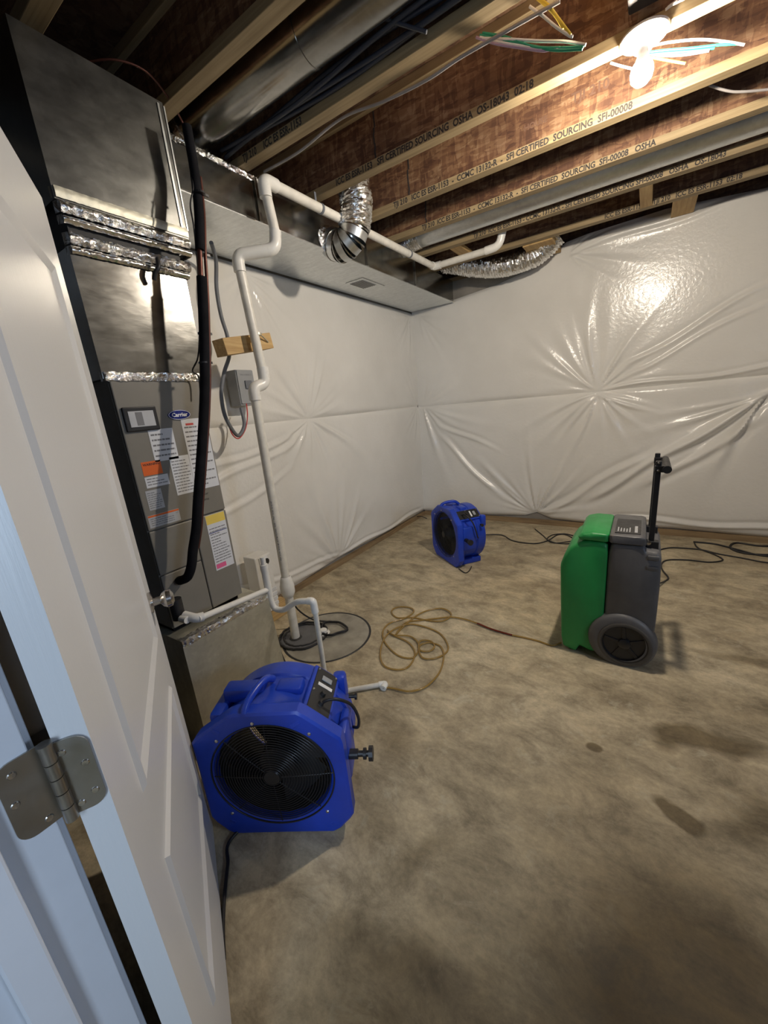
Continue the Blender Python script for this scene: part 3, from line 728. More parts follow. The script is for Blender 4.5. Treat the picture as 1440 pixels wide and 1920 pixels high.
# ------------------------------------------------------------------ PVC discharge pipe from the sump
pp = thing('discharge_pipe', 'white PVC discharge pipe rising from the sump and running along the trunk duct', 'pipe', (-1.76, 1.455, 0))
PX, PY = -1.76, 1.455; r = .0245
MB().tube([(PX, PY, .012), (PX, PY, .40)], r+.002, 20).build('lower_pipe', M['pvc_dirty'], pp, smooth=40)
MB().tube([(PX, PY, .30), (PX, PY, 1.50)], r, 20).build('riser_pipe', M['pvc_dirty'], pp, smooth=40)
MB().lathe([(r+.003, 0), (r+.008, .004), (.043, .03), (.044, .075), (.041, .085), (.037, .11), (r+.006, .13), (r+.002, .135)], Matrix.Translation((PX, PY, .30)), 26).build('check_valve', M['pvc'], pp, smooth=30)
MB().tube([(PX, PY, .425), (PX, PY, .434)], r+.0018, 20).build('primer_ring', M['purple'], pp)
o1 = bend([(PX, PY, 1.47), (PX, PY, 1.535), (PX+.01, PY+.075, 1.555), (PX+.01, PY+.075, 1.64)], .03)
MB().tube(o1, r+.006, 20).build('elbow_fitting', M['pvc'], pp, smooth=50)
PX2, PY2 = PX+.01, PY+.07
top = at(447, 492, 0, PX2)
MB().tube([(PX2, PY2, 1.62), (PX2, top.y, 2.14)], r, 20).build('upper_pipe', M['pvc_dirty'], pp, smooth=40)
QX, QY = -1.625, 1.625
o2 = bend([(PX2, top.y, 2.09), (PX2, top.y, 2.165), (QX+.004, QY, 2.190), (QX, QY+.02, 2.275)], .038)
MB().tube(o2, r+.005, 20).build('offset_elbow', M['pvc'], pp, smooth=50)
MB().tube([(QX, QY+.02, 2.26), (QX, QY-.01, 2.45)], r, 20).build('short_pipe', M['pvc_dirty'], pp, smooth=40)
QZ = 2.485
o3 = bend([(QX, QY-.01, 2.41), (QX, QY-.012, QZ), (QX, QY+.07, QZ)], .035)
MB().tube(o3, r+.006, 20).build('top_elbow', M['pvc'], pp, smooth=50)
MB().tube([(QX, QY+.06, QZ), (QX+.03, 3.44, QZ)], r, 20).build('long_pipe', M['pvc_dirty'], pp, smooth=40)
e1 = at(918, 470, 1, 3.44)
MB().tube(bend([(QX+.03, 3.40, QZ), (QX+.03, 3.44, QZ), (QX+.09, 3.44, QZ)], .03), r+.005, 20).build('corner_elbow', M['pvc'], pp, smooth=50)
MB().tube([(QX+.08, 3.44, QZ), (-1.12, 3.45, QZ+.005)], r, 20).build('cross_pipe', M['pvc_dirty'], pp, smooth=40)
MB().tube(bend([(-1.15, 3.45, QZ+.005), (-1.04, 3.45, QZ+.01), (-1.01, 3.45, 2.60)], .05), r+.005, 20).build('end_elbow', M['pvc'], pp, smooth=50)
for (y, x) in ((2.02, QX+.006), (3.02, QX+.023)):
    m = MB().tube([(x, y-.008, QZ), (x, y+.008, QZ)], r+.003, 20).box((x-.001-.027, y-.008, QZ), (x+.0008-.027, y+.008, ZJ+.02)); m.build('hanger_strap', M['conduit'], pp)
T0 = Matrix.Translation((QX+r+.0008, 1.80, QZ-.004)) @ Matrix.Rotation(math.pi/2, 4, 'Z') @ Matrix.Rotation(math.pi/2, 4, 'X')
MB().text('PVC 1120  SCH 40  ASTM D-1785        PVC 1120  SCH 40', .016, T0, bold=.0003).build('printed_lettering', M['grey_ink'], pp, kind='stuff')
T0 = Matrix.Translation((PX+r*.66, PY-r*.72, .55)) @ Matrix.Rotation(math.radians(48), 4, 'Z') @ Matrix.Rotation(math.pi/2, 4, 'X') @ Matrix.Rotation(math.pi/2, 4, 'Z')
MB().text('PVC 1120  SCH 40  ASTM D-1785   NSF     PVC 1120  SCH 40', .014, T0, bold=.0003).build('printed_lettering', M['grey_ink'], pp, kind='stuff')
# wood block behind the pipe
A = at(414, 652, 0, -1.84); B_ = at(502, 640, 0, -1.84)
wb = thing('wood_block', 'short tan 2x4 wood block strapped behind the white riser pipe', 'block', (-1.84, A.y, A.z))
Tm = Matrix.Translation(A) @ Matrix.Rotation(math.atan2(B_.z-A.z, B_.y-A.y), 4, 'X')
L = math.hypot(B_.y-A.y, B_.z-A.z)
MB().box((-.055, 0, -.041), (.036, L, .041), Tm, bev=.003).build('block', M['pine_y'], wb)
zc = (A.z+B_.z)/2+.03
m = MB().tube([(PX2, PY2, zc+.0), (PX2, PY2, zc+.012)], r+.003, 20)
m.tube(spline([(PX2-.02, PY2+.02, zc+.006), (PX2-.03, PY2+.06, zc+.01), (-1.80, PY2+.12, zc-.015)], 5), .004, 6)
m.build('pipe_strap', M['galv_dark'], wb)
# sump pit lid in the slab
sp = thing('sump_pit_lid', 'round sump pit lid in the slab with a dark gasket ring', 'lid', (-1.72, 1.52, 0))
SX, SY = -1.60, 1.575
MB().lathe([(0, .0015), (.262, .0015), (.275, .0)], Matrix.Translation((SX, SY, 0)), 56).build('slab_patch', M['patch'], sp, label='paler round patch of newer concrete')
MB().lathe([(.268, .001), (.271, .0030), (.279, .0030), (.282, .001)], Matrix.Translation((SX, SY, 0)), 56).build('patch_edge', M['rubber'], sp)
MB().lathe([(0, .010), (.135, .010), (.145, .006), (.150, .002)], Matrix.Translation((-1.735, 1.50, 0)) @ Matrix.Scale(1.0, 4), 48).build('lid_plate', M['charcoal'], sp, smooth=30)
m = MB()
for k in range(2):
    m.tube([(-1.735+(.152-.03*k)*math.cos(a)+random.uniform(-.004, .004), 1.50+(.152-.03*k)*math.sin(a)+random.uniform(-.004, .004), .010) for a in np.linspace(0, TAU, 60)], .007, 8)
m.build('gasket_ring', M['rubber'], sp, smooth=40)
MB().lathe([(0, .016), (.030, .016), (.040, .010), (.042, .002)], Matrix.Translation((PX, PY, 0)), 28).build('pipe_grommet', M['rubber'], sp, smooth=30)
MB().lathe([(0, .036), (.020, .036), (.024, .032), (.026, .014), (.040, .012), (.041, .008)], Matrix.Translation((-1.63, 1.575, 0)), 28).build('white_cap', M['pvc'], sp, smooth=30, label='white plastic cap')
def cord(name, label, pts, rad, mat='cord', cat='cord', k=8, loc=None, n=8):
    p = spline(pts, k); o = MB().tube(p, rad, n).build(name, M[mat], smooth=60, origin=Vector(pts[0]))
    return tag(o, label, cat)
def FLR(px, py, h=.006): return at(px, py, 2, h)
c_ = [FLR(540, 1040+0, .4)]
cord('pump_cord', 'black pump cord looped on the sump pit lid', [(-1.83, 1.50, .30), (-1.80, 1.54, .16), (-1.76, 1.62, .05), (-1.68, 1.68, .02)] + [(-1.60+.11*math.cos(a)*(.8+.2*math.sin(3*a)), 1.63+.075*math.sin(a), .018+.004*math.sin(a*2.3)) for a in np.linspace(1.8, 1.8+TAU*3.2, 42)], .0055, k=4)
cord('thin_cable', 'thin dark cable on the floor between return air box and sump lid', [FLR(497, 1150), FLR(512, 1180), FLR(524, 1215), FLR(532, 1235), FLR(545, 1262)], .004)
# outlet board and sill board beside the return box
ob = thing('outlet_board', 'white upright outlet board behind the condensate trap', 'board', (-2.14, 1.66, 0))
b0 = at(505, 1160, 0, -2.05)
MB().box((-2.17, 1.47, .09), (-2.05, 1.60, .50), bev=.008).build('board', M['facing'], ob)
MB().box((-2.05, 1.50, .40), (-2.044, 1.57, .49), bev=.003).build('cover_plate', M['white'], ob)
MB().lathe([(0, .001), (.020, .0), (.022, -.001)], Matrix.Translation((-2.040, 1.555, .452)) @ Matrix.Rotation(math.pi/2, 4, 'Y'), 20).build('plug', M['rubber'], ob)
m = MB()
for k in range(4): m.box((-2.052, 1.47, .12+k*.035), (-2.046, 1.60, .145+k*.035), bev=.002)
split(m, 'rib', M['white'], ob)
w0 = FLR(508, 1176, .02); 
o = MB().box((-2.18, 1.30, .001), (-2.06, 1.72, .085), bev=.003).build('sill_board', M['pine_y'], origin=(-2.12, 1.5, 0)); tag(o, 'short yellow pine board lying on the floor under the outlet board', 'board')

# ------------------------------------------------------------------ condensate drain
cp = thing('condensate_drain', 'thin white PVC condensate drain with trap reaching down to the floor', 'pipe', (-1.40, 1.10, 0))
r = .0125
a0 = at(366, 1158, 0, -1.44); tee = at(505, 1100, 0, -1.66); tee.z = .50
a0 = Vector((-1.415, .70, .66)); a0 = at(372, 1160, 0, -1.40)
azd = lambda px, py, dist: CAM + (RR*((px-720)/FPX)-UU*((py-960)/FPX)+_f).normalized()*0
def atd(px, py, D):   # point at horizontal distance D
    d = RR*((px-720)/FPX) - UU*((py-960)/FPX) + _f
    return CAM + d*(D/math.hypot(d.x, d.y))
DT_ = 1.83
tee = atd(503, 1105, DT_); 
MB().tube([a0, tee], r, 16).build('drain_pipe', M['pvc'], cp, smooth=40)
MB().tube(bend([a0+Vector((-.06, -.02, .01)), a0+Vector((-.012, -.004, .0)), a0+(tee-a0)*.06], .02), r+.006, 16).build('start_elbow', M['pvc'], cp, smooth=50)
vt = atd(499, 1062, DT_); vt.x, vt.y = tee.x, tee.y
MB().tube([tee+Vector((0, 0, -.035)), Vector((tee.x, tee.y, vt.z))], r+.005, 16).build('tee_fitting', M['pvc'], cp, smooth=50)
MB().tube([Vector((tee.x, tee.y, vt.z-.01)), Vector((tee.x, tee.y, vt.z+.05))], r, 16).build('vent_stub', M['pvc'], cp, smooth=50)
MB().tube([Vector((tee.x, tee.y, vt.z-.01)), Vector((tee.x, tee.y, vt.z+.012))], r+.006, 16).build('vent_collar', M['pvc'], cp, smooth=50)
tr = [tee+Vector((0, 0, -.02)), atd(503, 1120, DT_), atd(515, 1140, DT_-.01), atd(532, 1143, DT_-.04), atd(548, 1133, DT_-.07), atd(560, 1128, DT_-.10), atd(578, 1127, DT_-.13)]
tr[1].x, tr[1].y = tee.x, tee.y
MB().tube(spline(tr, 8), r+.002, 16).build('trap', M['pvc'], cp, smooth=60)
D3 = DT_-.14
el = atd(581, 1127, D3); dn = atd(583, 1142, D3); dn.x, dn.y = el.x+.004, el.y+.004
MB().tube(bend([tr[-1]+(tr[-1]-el)*.3, el+Vector((.012, .008, 0)), Vector((el.x+.014, el.y+.01, el.z-.06))], .022), r+.005, 16).build('down_elbow', M['pvc'], cp, smooth=50)
bx, by = el.x+.014, el.y+.01
MB().tube([(bx, by, el.z-.04), (bx, by, .022)], r, 16).build('down_pipe', M['pvc_dirty'], cp, smooth=40)
endp = FLR(716, 1283, .016)
MB().tube(bend([(bx, by, .06), (bx, by, .016), Vector((bx, by, .016)).lerp(Vector(endp), .1)], .02), r+.004, 16).build('floor_elbow', M['pvc'], cp, smooth=50)
MB().tube([(bx, by, .016), endp], r, 16).build('floor_pipe', M['pvc_dirty'], cp, smooth=40)
dv = (Vector(endp)-Vector((bx, by, .016))).normalized()
MB().tube(bend([endp-dv*.015, endp+dv*.02, endp+dv*.012+Vector((.012, -.03, -.002))], .014), r+.0035, 16).build('end_elbow', M['pvc'], cp, smooth=50)
# vent pipes from the furnace foot
o = thing('drain_stub', 'black rubber drain fitting with white cap at the furnace foot', 'fitting', at(340, 1160, 0, -1.45))
q = at(341, 1140, 0, -1.45)
MB().tube([(-1.49, q.y, q.z-.055), (-1.49, q.y, q.z+.03)], .024, 18).build('rubber_cup', M['rubber'], o, smooth=40)
q2 = at(348, 1163, 0, -1.43)
MB().tube([(-1.46, q2.y, q2.z), (-1.425, q2.y+.004, q2.z)], .014, 18).build('white_cap', M['pvc'], o, smooth=40)

# ------------------------------------------------------------------ disconnect box, conduit, wires
db = thing('disconnect_box', 'small grey electrical disconnect box on the left wall behind the pipe', 'box', (-2.13, 1.70, 1.56))
MB().box((-2.215, 1.635, 1.46), (-2.12, 1.765, 1.675), bev=.004).build('box_body', M['greybox'], db)
MB().box((-2.12, 1.64, 1.47), (-2.112, 1.762, 1.672), bev=.003).build('box_cover', M['greybox'], db)
MB().box((-2.112, 1.685, 1.56), (-2.102, 1.735, 1.61), bev=.003).build('pull_handle', M['conduit'], db)
MB().text('DISCONNECT', .014, Matrix.Translation((-2.1116, 1.66, 1.64)) @ Matrix.Rotation(math.pi/2, 4, 'Z') @ Matrix.Rotation(math.pi/2, 4, 'X')).build('box_lettering', M['grey_ink'], db)
X2 = -2.1
def PW(px, py, x=X2): return at(px, py, 0, x)
cord('flexible_conduit', 'grey flexible conduit dropping from the trunk duct past the disconnect box', [PW(396, 455, -2.0), PW(405, 490), PW(406, 540), PW(414, 590), PW(426, 630), PW(430, 665, -2.06), PW(420, 700, -2.05), PW(415, 740, -2.05), PW(422, 780, -2.05), PW(440, 812, -2.05), PW(450, 815, -2.05), PW(458, 795, -2.05), PW(452, 765, -2.08)], .011, 'conduit', 'conduit')
cord('red_wire', 'thin red wire hanging below the disconnect box', [PW(462, 757, -2.09), PW(464, 780, -2.06), PW(460, 805, -2.05), PW(448, 822, -2.05), PW(436, 815, -2.05), PW(428, 795, -2.06)], .0035, 'wire_r', 'wire')
# ------------------------------------------------------------------ insulated refrigerant line
ls = thing('refrigerant_line', 'thick black foam insulated refrigerant line dropping in front of the furnace', 'pipe', (-1.40, .9, .9))
top_pts = [at(350, 236, 0, -1.43), at(357, 275, 0, -1.43), at(366, 330, 0, -1.43), at(373, 400, 0, -1.415), at(375, 470, 0, -1.40)]
MB().tube(spline(top_pts, 8), [.0165]*len(spline(top_pts, 8)), 18).build('upper_insulation', M['black'], ls, smooth=60)
mid = [at(374, 465, 0, -1.40), at(377, 530, 0, -1.40)]
MB().tube(mid, .009, 14).build('bare_tube', M['copper'], ls, smooth=60)
lowp = [at(378, 520, 0, -1.40), at(381, 580, 0, -1.40), at(384, 700, 0, -1.41), at(382, 780, 0, -1.41), at(377, 860, 0, -1.41), at(371, 940, 0, -1.415), at(368, 990, 0, -1.42), at(362, 1030, 0, -1.425), at(359, 1060, 0, -1.43), at(352, 1081, 0, -1.45), at(340, 1088, 0, -1.50), at(337, 1088, 0, -1.53)]
MB().tube(spline(lowp, 8), .0178, 18).build('lower_insulation', M['black'], ls, smooth=60)
MB().tube(spline([p+Vector((.006, .0165, 0)) for p in (top_pts[2:]+lowp[:8])], 8), .006, 8).build('liquid_line', M['copper'], ls, smooth=60)
m = MB()
for px, py in ((376, 362), (379, 476), (383, 625), (384, 680)):
    q = at(px-2, py, 0, -1.41); m.tube([q-Vector((0, 0, .003)), q+Vector((0, 0, .003))], .0195, 16); m.box(q+Vector((.0, .02, -.004)), q+Vector((.006, .034, .004)))
split(m, 'cable_tie', M['blackpl'], ls)
cord('control_wire', 'thin black control wire looping beside the black insulated line', [at(355, 300, 0, -1.45), at(362, 350, 0, -1.42), at(357, 385, 0, -1.42), at(364, 430, 0, -1.41), at(372, 520, 0, -1.42), at(374, 620, 0, -1.42), at(371, 670, 0, -1.44), at(361, 695, 0, -1.48), at(372, 706, 0, -1.5), at(376, 740, 0, -1.50)], .003, 'cord', 'wire')
cord('copper_wire', 'thin brown wire arching over the top of the plenum', [at(95, 126, 2, 2.54), at(150, 118, 2, 2.56), at(215, 112, 2, 2.57), at(275, 135, 2, 2.57), at(320, 190, 2, 2.56), at(345, 235, 2, 2.54), at(355, 262, 0, -1.50)], .0035, 'copper', 'wire')
cord('drain_hose', 'short black hose hanging off the foil bands of the plenum', [at(295, 485, 0, -1.5), at(297, 500, 0, -1.49), at(291, 512, 0, -1.5), at(289, 525, 0, -1.51)], .008, 'cord', 'hose')

# ------------------------------------------------------------------ cables along the ceiling
for k, (dy, dz) in enumerate(((0, 0), (.022, .012), (-.02, .015), (.005, .03))):
    pts = [Vector((x, 1.52+dy+.012*math.sin(x*5+k), 2.585+dz+.01*math.sin(x*4+k*2))) for x in np.linspace(-1.75, .6, 12)]
    cord('bundled_cable', ['lowest dark cable of the bundle beside the second joist', 'dark cable of the bundle nearest the joist flange', 'dark cable of the bundle nearest the round duct', 'topmost dark cable of the bundle beside the second joist'][k], pts, .0085, 'cable_bl', 'cable')
cord('grey_cable', 'grey cable sagging beside the flange of the third joist', [at(495, 322, 1, 1.66), at(560, 285, 1, 1.67), at(640, 222, 1, 1.68), at(720, 190, 1, 1.68), at(800, 150, 1, 1.68), at(860, 110, 1, 1.68), at(920, 75, 1, 1.68), at(1050, 2, 1, 1.70)], .0055, 'romex', 'cable')
cord('grey_cable', 'dark cable looping down from the joists at the top edge', [at(620, -30, 1, 1.45), at(670, 10, 1, 1.45), at(720, 35, 1, 1.48), at(800, 60, 1, 1.52)], .006, 'cable_bl', 'cable')
cord('grey_cable', 'faint cable strung between joists right of the bulb', [at(1330, 160, 1, 2.62), at(1375, 172, 1, 2.66), at(1440, 168, 1, 2.72)], .005, 'romex', 'cable')
def bundle(label, loc_y, wires):
    t = thing('wire_bundle', label, 'wires', at(wires[0][1][0][0], wires[0][1][0][1], 1, loc_y))
    for mat, pts in wires:
        q = [at(x, y, 1, loc_y+(.004*i)) for i, (x, y) in enumerate(pts)]
        MB().tube(spline(q, 8), .0042, 8).build('wire', M[mat], t, smooth=60, label={'wire_g': 'green wire', 'wire_w': 'white wire', 'wire_y': 'yellow wire', 'wire_l': 'lilac wire'}[mat])
bundle('cut green, white and lilac wires poking out left of the bulb', 1.72, [
    ('wire_g', [(900, 66), (930, 72), (990, 85), (1040, 94), (1092, 92)]), ('wire_g', [(905, 62), (950, 70), (1000, 88), (1050, 90), (1094, 88)]),
    ('wire_w', [(905, 72), (960, 74), (1010, 77), (1060, 78), (1098, 84)]), ('wire_w', [(900, 70), (940, 80), (990, 88), (1040, 92), (1085, 90)]),
    ('wire_l', [(893, 70), (930, 82), (980, 90), (1015, 95), (1030, 93)])])
bundle('yellow and white cut wires hanging at the top of the frame', 1.70, [
    ('wire_y', [(1003, -6), (1020, 8), (1040, 28), (1056, 54)]), ('wire_w', [(993, 12), (1018, 30), (1042, 50), (1066, 66), (1074, 69)]), ('wire_y', [(1008, -4), (1028, 10), (1048, 36), (1070, 66)])])
bundle('cut green, white and yellow wires stretching right behind the bulb', 2.2, [
    ('wire_w', [(1215, 88), (1250, 80), (1310, 74), (1360, 78), (1396, 84)]), ('wire_g', [(1215, 98), (1250, 94), (1300, 90), (1350, 84), (1385, 82)]),
    ('wire_g', [(1215, 102), (1250, 99), (1300, 95), (1340, 90)]), ('wire_l', [(1180, 100), (1230, 104), (1280, 103), (1330, 95)]), ('wire_y', [(1215, 106), (1245, 112), (1285, 119)]), ('wire_w', [(1145, 118), (1165, 124), (1190, 130)])])
bundle('white cable ends above the porcelain lampholder', 2.0, [('wire_w', [(1248, 18), (1262, 8), (1285, -4)]), ('wire_w', [(1252, 14), (1268, 2), (1280, -6)])])

# ------------------------------------------------------------------ lampholder and bulb
lf = thing('ceiling_lamp', 'bare lit bulb in a white porcelain lampholder under the joist', 'lamp', (-.096, 2.03, ZJ))
LX, LY = -.096, 2.035
MB().box((LX-.05, LY-.115, ZJ+.045), (LX+.05, LY-.04, ZJ+.15), bev=.008).build('junction_box', M['ink'], lf)
MB().lathe([(0, .0), (.070, -.0), (.075, -.004), (.073, -.010), (.050, -.018), (.036, -.026), (.030, -.042), (.024, -.044), (.022, -.030), (0, -.030)], Matrix.Translation((LX, LY, ZJ-.001)), 44).build('lampholder', M['ceramic'], lf, smooth=40)
MB().box((LX-.035, LY-.050, ZJ-.014), (LX-.015, LY-.032, ZJ-.010), bev=.002).build('cord_outlet', M['blackpl'], lf)
MB().lathe([(0, -.028), (.014, -.029), (.0145, -.050), (.019, -.060), (.028, -.080), (.0285, -.082), (0, -.083)], Matrix.Translation((LX, LY, ZJ-.002)), 28).build('bulb_neck', M['ceramic'], lf, smooth=40, label='white opaque neck of the bulb')
MB().lathe([(0, -.0835), (.0285, -.0835), (.034, -.094), (.0360, -.108), (.032, -.126), (.020, -.139), (0, -.144)], Matrix.Translation((LX, LY, ZJ-.002)), 28).build('bulb', M['bulb'], lf, smooth=60, label='glowing bulb')

# ------------------------------------------------------------------ axial fans
def make_fan(loc, rz, label):
    F_ = thing('axial_fan', label, 'fan', loc, rz, group='blue floor fans')
    CZ = .25; n = 72
    octo = [(-.245, .40), (-.10, .497), (.12, .497), (.245, .385), (.248, .07), (.185, 0), (-.185, 0), (-.245, .07)]
    def orad(th):
        # distance from centre (0,CZ) to octagon along th
        c, s_ = math.cos(th), math.sin(th); best = 9
        for (x0, z0), (x1, z1) in zip(octo, octo[1:]+octo[:1]):
            z0 -= CZ; z1 -= CZ; dx, dz = x1-x0, z1-z0; det = c*(-dz)+dx*s_
            if abs(det) < 1e-9: continue
            t = (x0*(-dz)+dx*z0)/det; k = (c*z0-s_*x0)/det
            if t > 0 and -1e-6 <= k <= 1+1e-6: best = min(best, t)
        return best
    def ringv(y, f): return [(f(TAU*j/n)*math.cos(TAU*j/n), y, CZ+f(TAU*j/n)*math.sin(TAU*j/n)) for j in range(n)]
    R_ = lambda r: (lambda th: r)
    O = lambda ins, mixr=0, rr=.24: (lambda th: (orad(th)-ins)*(1-mixr)+rr*mixr)
    rings = [ringv(.012, R_(.192)), ringv(.004, R_(.200)), ringv(.0, R_(.208)), ringv(0, O(.008)), ringv(.006, O(0)), ringv(.045, O(0)), ringv(.055, O(.008)), ringv(.075, O(0.0, .75, .236)), ringv(.10, R_(.234)), ringv(.19, R_(.236)),
             ringv(.195, R_(.243)), ringv(.255, R_(.243)), ringv(.268, R_(.238)), ringv(.275, R_(.225)), ringv(.275, R_(.205)), ringv(.26, R_(.195)), ringv(.10, R_(.190))]
    m = MB(); vs = [p for rg_ in rings for p in rg_]; k = len(rings)
    fs = [(i*n+j, i*n+(j+1) % n, ((i+1) % k)*n+(j+1) % n, ((i+1) % k)*n+j) for i in range(k) for j in range(n)]
    m.add(vs, fs)
    h = m.build('housing', M['blue'], F_, smooth=28, local=True)
    m = MB()
    # stacking ledges, feet and side ribs
    m.box((-.175, .115, .44), (-.03, .175, .492), bev=.010).box((.01, .115, .44), (.10, .175, .492), bev=.010)
    m.box((-.20, .05, .33), (-.155, .19, .455), bev=.012).box((.175, .235, .33), (.225, .285, .43), bev=.014)
    m.box((-.17, .04, .001), (-.11, .26, .05), bev=.008).box((.11, .04, .001), (.17, .26, .05), bev=.008)
    m.box((.215, .05, .16), (.247, .17, .36), bev=.012).box((-.247, .05, .16), (-.215, .17, .36), bev=.012)
    split(m, 'moulded_ledge', M['blue'], h, smooth=40, local=True)
    m = MB().tube(spline([(-.055, .01, .492), (-.05, .03, .512), (-.035, .08, .525), (-.02, .13, .522), (-.012, .165, .495)], 6), .0125, 12)
    m.build('carry_handle', M['blue'], h, smooth=50, local=True)
    m = MB()
    for (x, z, w_) in ((-.155, .435, .03), (.105, .452, .036), (.175, .04, .02), (-.17, .06, .02)):
        T = Matrix.Translation((x, -.001, z)) @ Matrix.Rotation(-.5 if x > 0 else .6, 4, 'Y'); m.box((-w_/2, 0, -.007), (w_/2, .003, .007), T, bev=.002)
    split(m, 'moulded_mark', M['blue'], h, local=True)
    # grille
    m = MB(); nr = 19
    for i in range(nr):
        rr = .030+.0089*i; yy = .004-.010*math.cos(rr/.2*math.pi/2)
        m.tube([(rr*math.cos(a), yy, CZ+rr*math.sin(a)) for a in np.linspace(0, TAU, 49)], .00135, 5, caps=False)
    m.build('grille_rings', M['blackpl'], F_, local=True, smooth=60, kind='stuff')
    m = MB()
    for i in range(8):
        a = TAU*i/8; m.tube([(rr*math.cos(a), .0065-.010*math.cos(rr/.2*math.pi/2), CZ+rr*math.sin(a)) for rr in np.linspace(.01, .205, 9)], .0017, 6)
    m.tube([(.203*math.cos(a), .002, CZ+.203*math.sin(a)) for a in np.linspace(0, TAU, 65)], .003, 6, caps=False)
    m.lathe([(0, -.0075), (.026, -.0075), (.028, -.004), (0, -.004)], Matrix.Translation((0, 0, CZ)) @ Matrix.Rotation(-math.pi/2, 4, 'X'), 24)
    m.build('grille_spokes', M['blackpl'], F_, local=True, smooth=60)
    m = MB()
    for (x, z) in ((-.158, .40), (.145, .415), (.162, .095), (-.165, .098), (-.03, .462)):
        m.lathe([(0, .003), (.004, .0025), (.006, 0), (.006, -.004)], Matrix.Translation((x, -.001, z)) @ Matrix.Rotation(math.pi/2, 4, 'X'), 10)
    m.build('screw_heads', M['chrome'], h, local=True, kind='stuff')
    # motor hub and blades, rear grille; black liner and disc added to darken inside
    MB().lathe([(.1890, .03), (.1895, .25), (.1885, .25), (.1880, .03)], Matrix.Translation((0, 0, CZ)) @ Matrix.Rotation(-math.pi/2, 4, 'X'), 56, closed=True).build('inner_liner', M['rubber'], F_, local=True, smooth=40)
    MB().lathe([(0, .236), (.15, .236), (.15, .242), (0, .242)], Matrix.Translation((0, 0, CZ)) @ Matrix.Rotation(-math.pi/2, 4, 'X'), 40).build('dark_backing_disc', M['rubber'], F_, local=True)
    MB().tube([(0, .05, CZ), (0, .24, CZ)], .060, 28).build('motor', M['rubber'], F_, local=True, smooth=40)
    for i in range(4):
        a0_ = TAU*i/4+.45; P = []
        for kk in range(7):
            rr = .055+.128*kk/6; row = []
            for q in range(7):
                a = a0_+(q/6-.5)*(1.05-.15*kk/6); row.append((rr*math.cos(a), .075+.065*q/6-.01*kk/6, CZ+rr*math.sin(a)))
            P.append(row)
        b = MB().grid(P); b.build('blade', M['blackpl'], F_, local=True, smooth=60)
    m = MB()
    for rr in np.linspace(.03, .19, 22): m.tube([(rr*math.cos(a), .265, CZ+rr*math.sin(a)) for a in np.linspace(0, TAU, 41)], .0015, 5, caps=False)
    for i in range(4):
        a = TAU*i/8; m.tube([(-.2*math.cos(a), .265, CZ-.2*math.sin(a)), (.2*math.cos(a), .265, CZ+.2*math.sin(a))], .0018, 6)
    m.build('rear_grille', M['blackpl'], F_, local=True, kind='stuff')
    # control panel, facing up and right on the barrel
    ang = math.radians(50); pc = Vector((.252*math.cos(ang), .135, CZ+.252*math.sin(ang)))
    T = Matrix.Translation(pc) @ Matrix.Rotation(math.pi/2-ang, 4, 'Y')
    MB().box((-.054, -.118, -.040), (.054, .122, .002), T, bev=.006).build('panel_base', M['blue'], F_, local=True)
    cpn = MB().box((-.042, -.108, .002), (.042, .112, .006), T, bev=.002).build('control_panel', M['blackpl'], F_, local=True)
    m = MB()
    for (x, y) in ((-.036, -.100), (.036, -.100), (-.036, .0), (.036, .0), (-.036, .103), (.036, .103)): m.lathe([(0, .0025), (.0035, .002), (.0045, 0)], T @ Matrix.Translation((x, y, .006)), 10)
    m.build('panel_screws', M['chrome'], cpn, local=True, kind='stuff')
    MB().box((-.026, .028, .006), (.030, .042, .0072), T).build('white_label', M['white'], cpn, local=True)
    MB().box((-.018, .056, .006), (.022, .078, .011), T, bev=.002).build('outlet_cover', M['greybox'], cpn, local=True)
    m = MB().lathe([(0, .014), (.008, .014), (.010, .002), (.012, 0)], T @ Matrix.Translation((0, -.005, .006)), 16); m.lathe([(0, .012), (.008, .012), (.010, .002), (.012, 0)], T @ Matrix.Translation((.002, -.045, .006)), 16)
    split(m, 'switch', M['rubber'], cpn, local=True)
    q = T @ Vector((.010, -.045, .014))
    cpts = [T @ Vector((.002, -.045, .008)), q+Vector((.02, 0, .015)), Vector((.232, .10, .45)), Vector((.262, .13, .40)), Vector((.275, .15, .33)), Vector((.266, .17, .27)), Vector((.244, .19, .25))]
    MB().tube(spline(cpts, 8), .0055, 8).build('power_lead', M['cord'], F_, local=True, smooth=60)
    # side knob on stem
    m = MB().tube([(.235, .07, .255), (.275, .07, .255)], .016, 14).tube([(.27, .07, .255), (.315, .07, .255)], .010, 12)
    m.tube([(.293, .07, .255), (.303, .07, .255)], .018, 14).tube([(.312, .07, .255), (.326, .07, .255)], .024, 10)
    m.build('side_knob', M['blackpl'], F_, local=True, smooth=30)
    m = MB().tube([(.236, .22, .36), (.262, .22, .36)], .007, 10).tube([(.258, .22, .36), (.266, .22, .36)], .013, 10)
    m.build('small_knob', M['blackpl'], F_, local=True)
    return F_
P1 = Vector((-1.100, .483, 0)); uu = Vector((.862, .507, 0))
c1 = P1+uu*.195
fan1 = make_fan(c1, math.atan2(.507, .862), 'large blue axial fan in the foreground beside the open door')
P2 = Vector((-1.593, 3.10, 0)); u2 = Vector((.793, -.609, 0)); c2 = P2+u2*.245
dup(fan1, c2, math.atan2(-.609, .793), 'blue axial fan on the floor in the far corner by the back wall')

